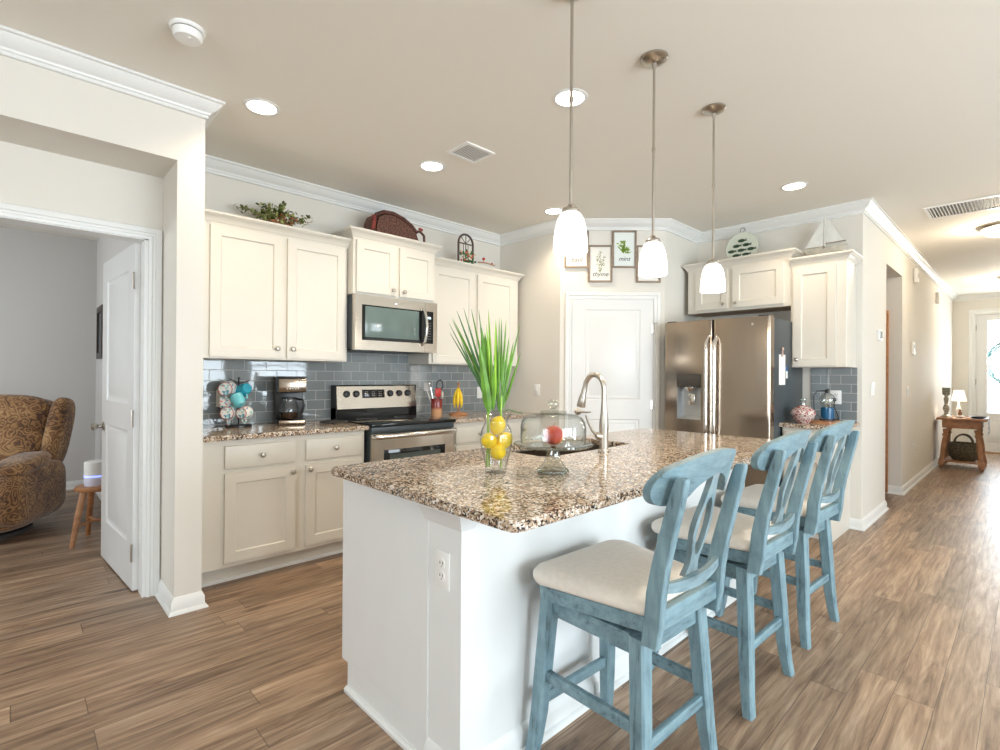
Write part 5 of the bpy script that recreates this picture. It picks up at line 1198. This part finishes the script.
b = B(); b.blob(.06, .04, .02, T(0, 0, .02)); b.build('base', m_plastic, t); b = B(); b.blob(.022, .022, .035, T(-.01, 0, .06)); b.blob(.016, .016, .018, T(-.01, 0, .105)); b.build('figure', m_tablewood, t)
t = thing('shallow_bowl', 'low dark oval dish at the front of the hallway table', 'dish', (TX-.12, TY-.16, TH+.004))
b = B(); b.lathe([(0, 0), (.05, 0), (.10, .018), (.118, .026), (.114, .028), (.05, .008), (0, .008)], 32, cap=False); b.build('dish', m_black, t)
t = thing('folded_cloth', 'pale patterned cloth on the table shelf beside the basket', 'cloth', (TX+.12, TY-.165, .106))
b = B(); b.blob(.12, .02, .035, T(0, .0, .035), e=3); b.build('fold', plain('pinkish_print', (.55, .48, .44), .8, var=.3, vscale=40), t)

# ---------------------------------------------------------------- study furniture
m_pais = paisley_mat()
t = thing('recliner', 'brown paisley upholstered recliner in the study', 'armchair', (-.24, 5.72, 0), math.radians(-26)); 
# local: front toward -y
b = B(); b.blob(.50, .44, .235, T(0, .02, .285), e=4.5, nu=40, nv=20); b.build('base', m_pais, t)
b = B(); b.blob(.285, .36, .10, T(0, -.10, .46), e=3.6, nu=36, nv=16); b.build('seat', m_pais, t)
b = B(); b.blob(.29, .055, .17, T(0, -.42, .27), e=4, nu=36, nv=16); b.build('footrest', m_pais, t)
for s in (-1, 1):
    b = B(); b.blob(.115, .40, .22, T(s*.395, -.05, .33), e=4, nu=30, nv=18); b.build('arm', m_pais, t)
    b = B(); b.blob(.125, .26, .06, T(s*.395, -.16, .565) @ R(.10, 'X'), e=3, nu=30, nv=14); b.build('arm_pad', m_pais, t)
    b = B(); b.blob(.065, .13, .30, T(s*.425, .31, .76) @ R(-.18, 'X') @ R(s*.10, 'Y'), e=3.4, nu=24, nv=18); b.build('wing', m_pais, t)
b = B(); b.blob(.37, .12, .19, T(0, .24, .64) @ R(-.18, 'X'), e=3.4, nu=36, nv=18); b.build('lumbar_cushion', m_pais, t)
b = B(); b.blob(.39, .13, .185, T(0, .30, .90) @ R(-.18, 'X'), e=3.2, nu=36, nv=18); b.build('head_cushion', m_pais, t)
b = B(); b.blob(.42, .09, .36, T(0, .40, .70) @ R(-.18, 'X'), e=4, nu=36, nv=18); b.build('back', m_pais, t)
b = B(); b.lathe([(0, 0), (.36, 0), (.36, .03), (0, .06)], 36); b.build('swivel_base', m_slot, t)
t = thing('wooden_stool', 'small honey oak stool behind the open study door', 'stool', (.455, 4.93, 0))
b = B(); b.lathe([(0, .385), (.12, .385), (.13, .395), (.13, .41), (.12, .42), (0, .42)], 40); b.build('seat', m_oak, t)
for a in (PI*1.22, PI*.55, PI*1.88):
    c, s = math.cos(a), math.sin(a); b = B(); b.tube([(c*.19, s*.19, 0), (c*.15, s*.15, .2), (c*.10, s*.10, .392)], [.016, .02, .022], 12); b.build('leg', m_oak, t)
b = B()
for a in (PI*1.22, PI*.55, PI*1.88): b.tube([(math.cos(a)*.16, math.sin(a)*.16, .15), (0, 0, .15)], .010, 8)
b.build('stretcher', m_oak, t)
t = thing('humidifier', 'white cylindrical humidifier with blue light band on the oak stool', 'humidifier', (.452, 4.93, .42))
b = B(); b.lathe([(0, 0), (.066, 0), (.07, .01), (.07, .065), (0, .065)], 36); b.build('tank', plain('translucent_white', (.72, .74, .9), .3), t)
b = B(); b.lathe([(0, .065), (.0705, .065), (.0705, .08), (0, .08)], 36); b.build('light_band', emit('blue_light', (.12, .2, 1), 1.6), t)
b = B(); b.lathe([(0, .08), (.07, .08), (.07, .175), (.064, .182), (0, .184)], 36); b.build('cover', m_plastic, t)
t = thing('wall_frame', 'dark wooden frame on the study wall, mostly hidden by the door', 'frame', (.655, 6.66, 1.42), -PI/2)
b = B(); b.poly([(-.22, 0), (.22, 0), (.22, .54), (-.22, .54)], -.028, 0, [[(-.16, .06), (-.16, .48), (.16, .48), (.16, .06)]], 'y'); b.build('frame_border', plain('dark_walnut', (.05, .035, .03), .4), t)
b = B(); b.box(-.16, .16, -.015, -.005, .06, .48); b.build('panel', m_darkgrey, t)
